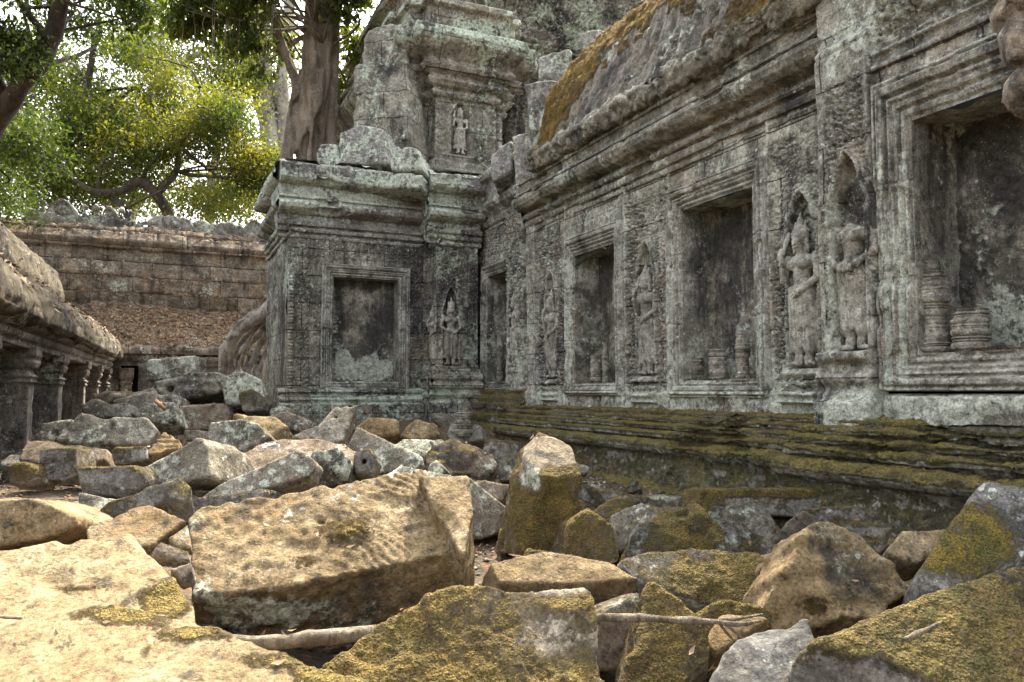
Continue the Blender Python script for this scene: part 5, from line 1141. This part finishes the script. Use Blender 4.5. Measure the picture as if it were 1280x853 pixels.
# ------------------------------------------------------------------ turned balusters left in the windows
def baluster(label, base, rad_, h, rings, s, cut=0.25, group='stone balusters in the blind windows'):
    R = np.random.default_rng(s); z = 0; pr = [(rad_ * .86, 0)]
    n = rings; R.random(); hs_ = R.uniform(.5, 1.5, n); hs_ = hs_ / hs_.sum() * h; zc = np.concatenate([[0], np.cumsum(hs_)])
    for k in range(n):
        wv = (.86 + .14 * math.cos(2 * math.pi * (k + .5) / n * 1.6)) if n > 5 else 1.0
        z0 = zc[k]; st = hs_[k]; big = rad_ * wv; neck = rad_ * wv * (.9 if k % 3 else .8)
        for t, r in ((.05, neck), (.16, big * .96), (.40, big), (.56, big * .95), (.60, neck * .97), (.66, big * .90), (.74, big * .91), (.79, neck * .98), (.85, big * .95), (.92, big * .94), (.97, neck)): pr.append((r, z0 + t * st))
    a = Acc(); lathe(a, (0, 0, 0), resample(pr, rad_ * .05), 48, lambda P: .05 * rad_ * fbm(P + s, 2.2 / rad_ * .4, 3, s) + .025 * rad_ * fbm(P + s, 2.2 / rad_ * 2, 2, s + 1) - rad_ * cut * sst(P[..., 2], h * .7, h) * (np.sin(np.arctan2(P[..., 1], P[..., 0]) + s) > .2))
    o = a.obj('baluster', M['baluster']); o.location = tuple(base); tag(o, label, 'baluster', group)
    return o
def bal_at(label, px, py_top, py_bot, X, wpx, rings, s, cut=0.3, zb=None):
    b = PX(px, py_bot, X); dep = np.dot(b - C0, FW); b[2] = zb if zb is not None else b[2]
    baluster(label, b, wpx * dep / FPX / 2, (py_bot - py_top) * dep / FPX, rings, s, cut)
bal_at('tall waisted baluster standing in the wide near window', 1168, 326, 441, XB + .12, 44, 8, 2, .3, 1.215)
bal_at('short broken baluster stump in the wide near window', 1214, 388, 441, XB + .12, 44, 4, 5, .3, 1.215)
bal_at('squat dark stump at the left side of the middle blind window', 868, 446, 474, XA + .14, 24, 3, 7, .3, 1.095)
bal_at('stump standing alone in the centre of the middle blind window', 898, 435, 474, XA + .14, 24, 4, 9, .3, 1.095)
bal_at('tall baluster against the right jamb of the middle blind window', 929, 412, 474, XA + .16, 20, 7, 4, .3, 1.095)
bal_at('rounded stump in the left corner of the second blind window from the corner', 722, 446, 479, XA + .17, 17, 2, 11, .3, 1.095)
bal_at('broad ringed stump in the second blind window from the corner', 746, 444, 479, XA + .12, 16, 4, 13, .3, 1.095)
bal_at('slender baluster at the right jamb of the second blind window from the corner', 757, 429, 479, XA + .15, 10, 6, 6, .3, 1.095)
bal_at('slender baluster in the narrow window next to the tower corner', 625, 421, 481, XC + .14, 10, 7, 8, .3, 1.145)
bal_at('mossy broken stump in the narrow window next to the tower corner', 612, 455, 481, XC + .14, 12, 3, 15, .3, 1.145)
bal_at('low mossy lump in the narrow window next to the tower corner', 605, 464, 481, XC + .12, 9, 2, 17, .3, 1.145)
p = PD(580, 545, 7.2); o = baluster('loose baluster piece lying upright on the rubble below the tower corner', p, .085, .22, 3, 19, .1, None)

# ------------------------------------------------------------------ dead wood, scrap, shards
a = Acc()
tube(a, [PD(735, 772, 2.33), PD(800, 773, 2.36), PD(880, 777, 2.40), PD(925, 780, 2.44), PD(950, 776, 2.5)], [.011, .0115, .0105, .009, .005], 14, .35, 5)
tube(a, [PD(898, 778, 2.42), PD(912, 795, 2.44), PD(922, 806, 2.45)], [.006, .004, .002], 8, .3, 6); tube(a, [PD(905, 779, 2.42), PD(928, 798, 2.43), PD(934, 803, 2.43)], [.006, .004, .002], 8, .3, 7)
tube(a, [PD(900, 775, 2.42), PD(925, 773, 2.45), PD(953, 768, 2.52)], [.007, .006, .002], 8, .4, 8)
tag(a.obj('dead_branch', M['deadwood'], origin=PD(840, 775, 2.38)), 'dead grey branch with a splintered tip, lying across the mossy stones', 'branch')
a = Acc(); tube(a, [PD(285, 802, 2.5), PD(345, 803, 2.5), PD(400, 797, 2.52), PD(470, 790, 2.6)], [.02, .024, .025, .024], 16, .2, 9)
tag(a.obj('dead_log', M['deadwood'], origin=PD(360, 800, 2.5)), 'smooth weathered pole lying under the big chisel-scarred block', 'log')
a = Acc(); tube(a, [PD(195, 502, 7.4), PD(206, 512, 7.3)], [.02, .018], 8, .3, 10)
tag(a.obj('stick', M['wood'], origin=PD(200, 507, 7.35)), 'short reddish stick lying on the lichen-white block of the heap', 'stick')
a = Acc(); tube(a, [PD(-4, 771, 1.80), PD(12, 772, 1.80), PD(27, 773, 1.80)], [.0035, .004, .003], 8, .3, 11)
tag(a.obj('twig', M['deadwood'], origin=PD(12, 772, 1.8)), 'short pale twig lying on the huge corner slab', 'twig')
a = Acc(); tube(a, [PD(1128, 800, 1.72), PD(1150, 791, 1.74), PD(1176, 779, 1.76)], [.004, .0065, .005], 10, .5, 12)
tag(a.obj('seed_spike', M['deadwood'], origin=PD(1150, 790, 1.74)), 'yellow knobbly seed spike lying on the huge mossed boulder', 'seed spike')
V, F = nets(lambda P: (np.abs(P[..., 2] - .02 * vnoise(P * 30, 3) - .012 * vnoise(P * 70, 4)) - .006) * .6 + 3 * np.maximum(0, np.hypot(P[..., 0] / .055, P[..., 1] / .035) - 1) * .02, (-.07, -.05, -.04), (.07, .05, .05), .0045)
o = link('crumpled_paper', mesh_np('crumpled_paper', V, F, M['paper'])); o.location = tuple(PD(338, 558, 4.95)); tag(o, 'crumpled white scrap lying on the wide flat tan slab', 'paper scrap')
# ------------------------------------------------------------------ trees
def leaves(acc, pts, size, R, droop=.3):
    n = len(pts); d = R.normal(0, 1, (n, 3)); d[:, 2] -= droop * 2; d /= np.linalg.norm(d, axis=1)[:, None]
    q = R.normal(0, 1, (n, 3)); q[:, 2] += 1.2; s_ = np.cross(d, q); s_ /= np.linalg.norm(s_, axis=1)[:, None] + 1e-9; nn = np.cross(s_, d)
    L = size * R.uniform(.6, 1.35, n)[:, None]; W = L * .42
    a = pts - d * L * .5; b = pts + s_ * W * .5 + nn * L * .08; c = pts + d * L * .5; e = pts - s_ * W * .5 + nn * L * .08
    V = np.stack([a, b, c, e], 1).reshape(-1, 3); i = np.arange(n)[:, None] * 4
    acc.add(V, i + np.array([[0, 1, 2, 3]]))
def crown_pts(R, blobs, n, clump, thr=-.15, nf=.9, s=0):
    """points in clumps on twigs inside pixel ellipses (px, py, rx, ry, depth, depth half-range, weight)"""
    out = []; wt = np.array([b[6] for b in blobs], float); wt /= wt.sum()
    for b, w_ in zip(blobs, wt):
        m = int(n * w_); k = max(3, m // 30)
        c = []
        while len(c) < k:
            v = R.uniform(-1, 1, 3)
            if v @ v > 1: continue
            d = b[4] + v[2] * b[5]; p = PD(b[0] + v[0] * b[2], b[1] + v[1] * b[3], d)
            if vnoise(p[None] * nf, s)[0] < thr + R.uniform(-.15, .15): continue
            c.append((p, d))
        for p, d in c:
            sg = clump * d / FPX; q = R.normal(0, 1, (30, 3)) * np.array([sg, sg, sg * .55]); out.append(p + q)
    return np.concatenate(out)
def tree(name, label, group, trunk_m, leaf_m, limbs, blobs, n, size, clump, s, thr=-.15, twigs=26, droop=.3, nf=.9):
    R = np.random.default_rng(s)
    t = thing(name, label, 'tree', (0, 0, 0), group)
    a = Acc()
    for L in limbs: tube(a, [PD(x, y, d) for x, y, d, r in L], [r for *_, r in L], 12, .35, s)
    P = crown_pts(R, blobs, n, clump, thr, nf, s)
    ends = np.array([PD(x, y, d) for L in limbs for x, y, d, r in L[1:]])
    for k in range(twigs):                                              # twigs reach from the limbs into the crown
        e = P[R.integers(len(P))]; b = ends[np.argmin(np.linalg.norm(ends - e, axis=1) + R.uniform(0, 1.5, len(ends)))]
        if np.linalg.norm(e - b) > 6: continue
        m = (b + e) / 2 + R.normal(0, .12, 3) * np.linalg.norm(e - b); r = .012 * np.linalg.norm(e - b) + .012
        tube(a, [b, m, e], [r, r * .7, r * .25], 6, .2, s, 3)
    a.obj('trunk', M[trunk_m], t)
    c = Acc(); leaves(c, P, size, R, droop); c.obj('crown', M[leaf_m], t, False)
    return t
GR = 'trees beyond the galleries'
tree('leaning_tree', 'dark-barked tree leaning in from the left edge with deep green leaves', GR, 'darkbark', 'leafdark',
     [[(-80, 330, 16, .27), (-30, 190, 15.5, .24), (8, 132, 15, .19), (46, 84, 14.6, .165), (66, 40, 14.4, .14), (88, -40, 14, .12)], [(10, 135, 15, .15), (-20, 60, 14.5, .08), (-40, 0, 14, .06)], [(60, 50, 14.4, .09), (30, 10, 14, .05), (0, -30, 13.6, .04)]],
     [(10, 30, 60, 60, 14, 1.2, .8), (120, 10, 70, 50, 15, 1.5, 1.0), (40, -40, 120, 40, 14.5, 1.5, .8), (20, 210, 50, 70, 17, 1.5, .9)], 20000, .12, 17, 31, .10, nf=1.1)
tree('twisted_tree', 'bushy tree with twisting low limbs and sunlit yellow-green leaves behind the laterite roof', GR, 'darkbark', 'leafyel',
     [[(222, 330, 25, .2), (212, 275, 25, .18), (200, 248, 24.8, .16), (176, 228, 24.5, .15), (150, 240, 24.2, .14), (122, 240, 24, .12), (100, 230, 24, .08), (80, 214, 24, .05), (60, 206, 24, .03)],
      [(198, 240, 24.8, .13), (220, 215, 25, .11), (222, 190, 25.2, .09), (215, 165, 25.4, .06)], [(140, 244, 24.2, .11), (155, 262, 24, .09), (165, 290, 24, .09)], [(176, 228, 24.6, .08), (190, 204, 24.6, .06), (222, 178, 24.8, .045), (270, 160, 25, .03)], [(222, 190, 25.2, .06), (245, 150, 25, .04), (250, 110, 25, .03)], [(122, 240, 24, .07), (128, 205, 24, .05), (150, 184, 24, .03), (165, 150, 24, .02)]],
     [(285, 165, 62, 40, 25, 2.2, 1.2), (235, 120, 75, 40, 26.5, 2.2, .8), (315, 205, 34, 56, 24.5, 1.5, .9), (250, 255, 50, 20, 24, 1.5, .25), (190, 165, 70, 45, 25.5, 2.2, .7), (150, 215, 80, 40, 26, 2, .4)], 33000, .135, 17, 33, .16, nf=.75, twigs=40)
tree('broad_tree', 'dense deep green tree behind the left end of the laterite roof', GR, 'darkbark', 'leafmid',
     [[(60, 330, 27, .25), (75, 240, 27, .22), (90, 170, 27, .17), (110, 100, 27, .12), (120, 40, 27, .07)], [(75, 235, 27, .13), (40, 180, 26.5, .1), (15, 140, 26, .06)], [(88, 180, 27, .12), (140, 130, 27.4, .08), (170, 110, 27.6, .05)]],
     [(60, 180, 85, 70, 27, 2.2, 1.3), (130, 110, 80, 70, 27.5, 2.2, 1.2), (100, 235, 100, 40, 26, 2, .7), (160, 170, 60, 60, 27.5, 2, .7), (60, 80, 70, 60, 28, 2, .7)], 42000, .15, 17, 35, .15, nf=.75, twigs=40)
tree('yellow_tree', 'thin-crowned tree with yellowish leaves rising high between the broad tree and the fig', GR, 'palebark', 'leafyel',
     [[(262, 300, 34, .22), (264, 230, 34, .2), (268, 205, 34, .17), (272, 180, 34, .13)], [(175, 140, 33, .18), (208, 92, 33, .16), (230, 76, 33, .13), (252, 66, 33, .10)], [(208, 92, 33, .1), (205, 60, 33, .08), (200, 30, 33, .05)], [(272, 180, 34, .13), (220, 150, 33.5, .15), (175, 140, 33, .18)]],
     [(205, 40, 60, 50, 33, 2.5, 1.0), (255, 105, 60, 40, 34, 2, .6), (225, 245, 60, 28, 33, 2, .35), (300, 245, 40, 26, 33, 2, .3)], 19000, .17, 16, 37, .08)
tree('pale_trunk_tree', 'tall tree with a straight whitish trunk standing behind the fig', GR, 'palebark', 'leafgrey',
     [[(352, 330, 36, .62), (346, 240, 36, .56), (338, 170, 36, .5), (328, 110, 36, .46), (322, 40, 36, .42), (318, -40, 36, .4)], [(334, 140, 36, .2), (312, 80, 36, .14), (300, 20, 36, .1)], [(360, 240, 36, .3), (352, 120, 36, .3), (360, 40, 36, .25), (366, -30, 36, .22)]],
     [(300, 90, 60, 60, 38, 3, .6), (310, 30, 50, 40, 36, 3, .6), (350, 110, 40, 40, 37, 2, .3), (330, 200, 30, 50, 38, 2, .25)], 3200, .28, 16, 39, .05, 14)
tree('hazy_tree', 'light grey-green tree crown glimpsed far behind through the gaps', GR, 'palebark', 'leafgrey',
     [[(30, 330, 44, .3), (40, 230, 44, .27), (20, 150, 44, .2), (30, 60, 44, .12)], [(160, 330, 46, .3), (170, 230, 46, .22), (180, 120, 46, .12)]],
     [(30, 150, 80, 120, 45, 4, 1), (160, 170, 90, 90, 47, 4, .7), (300, 240, 60, 40, 46, 3, .4), (440, 120, 30, 60, 44, 3, .3)], 9000, .36, 18, 41, .0, 20)
# strangler fig on the roofs behind the tower
R = np.random.default_rng(43)
fig = thing('strangler_fig', 'strangler fig with fused grey trunks and roots growing over the ruin', 'tree')
DF = 14.4
def sp(l, d=DF): return [PD(x, y, d + o) for x, y, o in l]
STR = [(sp([(372, 330, .3), (362, 235, 0), (358, 195, -.05), (366, 150, 0), (372, 110, .05)]), [.34, .24, .19, .19, .17]), (sp([(372, 110, .05), (360, 75, 0), (349, 45, -.1), (341, 10, -.2), (336, -50, -.3)]), [.15, .125, .11, .10, .09]),
       (sp([(385, 330, .3), (378, 235, 0), (378, 190, 0), (384, 140, 0), (388, 90, .05), (390, 40, .1), (392, -60, .1)]), [.36, .25, .2, .21, .22, .2, .18]),
       (sp([(400, 330, .4), (396, 235, .1), (398, 180, .15), (402, 120, .1), (407, 60, .1), (412, -60, .2)]), [.36, .24, .2, .19, .18, .15]),
       (sp([(418, 330, .4), (410, 235, .2), (412, 170, .25), (416, 100, .25), (418, 30, .3), (422, -60, .3)]), [.3, .17, .14, .14, .13, .12]),
       (sp([(356, 245, -.1), (364, 200, -.18), (380, 165, -.2), (394, 130, -.15), (402, 90, -.12)]), [.09, .075, .075, .09, .09]),
       (sp([(376, 240, -.2), (372, 200, -.22), (360, 165, -.1), (364, 130, -.12), (378, 90, -.12)]), [.10, .075, .07, .08, .09]),
       (sp([(394, 240, -.1), (386, 205, -.22), (390, 165, -.2), (386, 120, -.2), (392, 70, -.15)]), [.10, .08, .08, .09, .1])]
def trunk_sdf(P):
    D = np.full(P.shape[:-1], 9.0)
    for pts, rr in STR:
        for k in range(len(pts) - 1): D = smin(D, capsule(P, pts[k], pts[k + 1], rr[k] * .72, rr[k + 1] * .72), .02)
    D = smax(D, -ellipsoid(P, PD(372, 205, DF - .25), (.09, .25, .32)), .05)
    return D + .05 * vnoise(P * np.array([7, 7, 1.1]), 44) + .02 * fbm(P * np.array([1, 1, .35]), 9, 3, 45) + .012 * vnoise(P * np.array([22, 22, 5]), 46)
allp = np.concatenate([np.array(p_) for p_, _ in STR]); V, F = nets(trunk_sdf, allp.min(0) - .4, allp.max(0) + .4, .034)
ft = link('trunk', mesh_np('trunk', V, F, M['figbark']), fig)
P = crown_pts(R, [(300, -12, 90, 34, 13.6, 1.0, .8), (430, 10, 36, 46, 14.6, .8, .6), (440, 100, 20, 75, 16.2, .8, .55), (352, 40, 20, 40, 15.8, .6, .15), (285, 45, 50, 30, 14, .8, .4), (380, -60, 120, 40, 14, 1.5, .8), (322, 80, 18, 26, 15, .6, .08), (225, 20, 30, 24, 14, .8, .15)], 14000, 10, .04, 1.5, 47)
a = Acc(); leaves(a, P, .15, R, .7); a.obj('crown', M['leafmid'], fig, False)
a = Acc()
for k in range(46):
    e = P[R.integers(len(P))]; src = STR[R.integers(1, 5)][0][-2]; m = (e + src) / 2 + R.normal(0, .25, 3); tube(a, [src, m, e], [.03, .02, .006], 6, .2, k, 3)
for k in range(16):                                                     # hanging aerial roots
    x = R.uniform(232, 345); p0 = PD(x, R.uniform(-20, 30), 13.4); p1 = PD(x + R.uniform(-8, 8), R.uniform(40, 95), 13.4); tube(a, [p0, (p0 + p1) / 2 + R.normal(0, .05, 3), p1], [.009, .007, .004], 5, 0, k, 3)
a.obj('branches', M['figbark'], fig)
# roots pouring down over the back gallery's end
ROOT = []
for k, (l, r) in enumerate([([(352, 360), (336, 388), (312, 404), (292, 420), (282, 442), (280, 470), (284, 500)], .17), ([(352, 372), (334, 396), (314, 412), (298, 432), (290, 458), (290, 500)], .12), ([(352, 384), (336, 404), (320, 420), (306, 442), (298, 466), (298, 505)], .11),
    ([(352, 394), (338, 412), (326, 430), (315, 452), (308, 476), (308, 505)], .10), ([(352, 405), (341, 424), (331, 444), (323, 466), (320, 505)], .09), ([(352, 418), (345, 438), (338, 460), (334, 505)], .08), ([(350, 366), (328, 386), (300, 402), (286, 424), (288, 448), (296, 478)], .09), ([(344, 400), (322, 410), (308, 430), (310, 460), (302, 500)], .06), ([(350, 380), (324, 402), (300, 416), (286, 450), (276, 490)], .07), ([(348, 368), (318, 396), (296, 412), (276, 436), (272, 480)], .06), ([(352, 398), (330, 418), (318, 438), (312, 470), (314, 505)], .06), ([(352, 412), (336, 432), (326, 456), (328, 505)], .06), ([(340, 392), (316, 418), (296, 446), (304, 476), (294, 505)], .05)]):
    ROOT.append(([PD(x, y, 12.6 - .25 * math.sin(j * .8 + k) + .12 * (k % 3)) for j, (x, y) in enumerate(l)], r))
def root_sdf(P):
    D = ellipsoid(P, PD(346, 490, 13.9), (.4, .3, .9)) + .02
    for pts, r in ROOT:
        for k in range(len(pts) - 1): D = smin(D, capsule(P, pts[k], pts[k + 1], r * .58 * (1 - .05 * k), r * .58 * (.95 - .05 * k)), .012)
    return D + .018 * fbm(P, 7, 3, 48) + .010 * vnoise(P * np.array([25, 25, 8]), 49)
allp = np.concatenate([np.array(p_) for p_, _ in ROOT]); V, F = nets(root_sdf, allp.min(0) - .3, allp.max(0) + .3, .026)
link('roots', mesh_np('roots', V, F, M['rootbark']), fig)

# ------------------------------------------------------------------ fallen leaves
bpy.context.view_layer.update(); DG = bpy.context.evaluated_depsgraph_get()
def litter(name, boxes, size, s, curl=.35):
    R = np.random.default_rng(s); acc = Acc(); V, F = [], []
    for (fn, n) in boxes:
        for k in range(n):
            o_, = fn(R),
            hit, loc, nor, fi, ob, mx = SC.ray_cast(DG, Vector(o_), Vector((0, 0, -1)))
            if not hit or nor.z < .35: continue
            if ob.name.startswith(('crown', 'baluster')): continue
            if name == 'fallen_leaves' and not ob.name.startswith(('ground', 'rubble')) and R.random() > .10: continue
            nv = np.array(nor); nv = nv + R.normal(0, .25, 3); nv /= np.linalg.norm(nv); d = np.cross(nv, R.normal(0, 1, 3)); d /= np.linalg.norm(d); sd = np.cross(nv, d)
            L = size * R.uniform(.6, 1.4); W = L * R.uniform(.3, .5); c = np.array(loc) + np.array(nor) * .006 + nv * L * .08
            i = len(V); cu = R.uniform(0, curl) * L
            V += [c - d * L / 2 + nv * cu * .6, c + sd * W / 2 - d * L * .08 + nv * cu * .3, c + d * L / 2 + nv * cu, c - sd * W / 2 - d * L * .08 + nv * cu * .35, c]
            F += [(i, i + 1, i + 4), (i + 1, i + 2, i + 4), (i + 2, i + 3, i + 4), (i + 3, i, i + 4)]
    acc.add(np.array(V), np.array(F)); o = acc.obj(name, M['dryleaf'], None, False); return tag(o, kind='stuff')
def court(R):
    while True:
        x, y = R.uniform(-1.6, 3.7), R.uniform(1.2, 9.6)
        if R.random() < .35 + .65 * (vnoise(np.array([[x * 1.2, y * 1.2, 0]]), 9)[0] > .05): return (x, y, 2.2 if x < 3.1 else 1.05)
litter('fallen_leaves', [(court, 9000)], .034, 61)
R = np.random.default_rng(65); acc = Acc()
for k in range(2600):                                                   # stone chips on the soil
    x, y, _ = court(R); q = np.array([[1, 0, 0], [-1, .2, 0], [0, 1, 0], [.1, -1, 0], [0, 0, .8], [0, 0, -.6]]) * R.uniform(.5, 1.3, (6, 3)) * R.uniform(.008, .026)
    acc.add(q + np.array([x, y, float(ground_z(x, y)) + .004]), np.array([[0, 2, 4], [2, 1, 4], [1, 3, 4], [3, 0, 4], [2, 0, 5], [1, 2, 5], [3, 1, 5], [0, 3, 5]]))
tag(acc.obj('gravel', M['grey'], None, False), kind='stuff')
def onroof(R):
    y = 17.0 + R.uniform(.9, 2.2) ; return (R.uniform(-3.4, 2.6), YB + R.uniform(-.05, 1.1), 3.6)
def ledge(R): return (R.uniform(-3.4, 2.6), YB + R.uniform(1.1, 1.8), 5.6)
def leftroof(R): p_ = GAL * R.uniform(6, 17.4) - GOUT * R.uniform(1.35, 2.5); return (p_[0], p_[1], 6)
litter('roof_litter', [(onroof, 9000), (ledge, 700), (leftroof, 1400)], .075, 62)
def sills(R): 
    w0, w1 = [(6.33, 7.13), (4.41, 5.27)][R.integers(2)]; return (XA + R.uniform(.0, .28), R.uniform(w0, w1), 1.5)
def sillb(R): return (XB + R.uniform(.02, .33), R.uniform(1.7, 2.88), 1.5)
def eaves(R): return (XA - R.uniform(-.1, .25), R.uniform(7.0, 7.7), 5)
def towl(R): return (R.uniform(1.7, 3.6), YD + R.uniform(-.2, .7), 4.6)
litter('ledge_litter', [(sills, 110), (sillb, 90), (eaves, 120), (towl, 130)], .042, 63)

# ------------------------------------------------------------------ each Empty down to its thing's foot
bpy.context.view_layer.update()
for o in [o for o in SC.objects if o.type == 'EMPTY' and o.parent is None]:
    pts = []
    for c in o.children_recursive:
        if c.type == 'MESH': pts += [c.matrix_world @ Vector(b) for b in c.bound_box]
    if not pts: continue
    A = np.array(pts); e = Vector(((A[:, 0].min() + A[:, 0].max()) / 2, (A[:, 1].min() + A[:, 1].max()) / 2, A[:, 2].min()))
    o.location = e
    for c in o.children: c.location = c.location - e
print('tris', sum(len(m.polygons) for m in bpy.data.meshes))
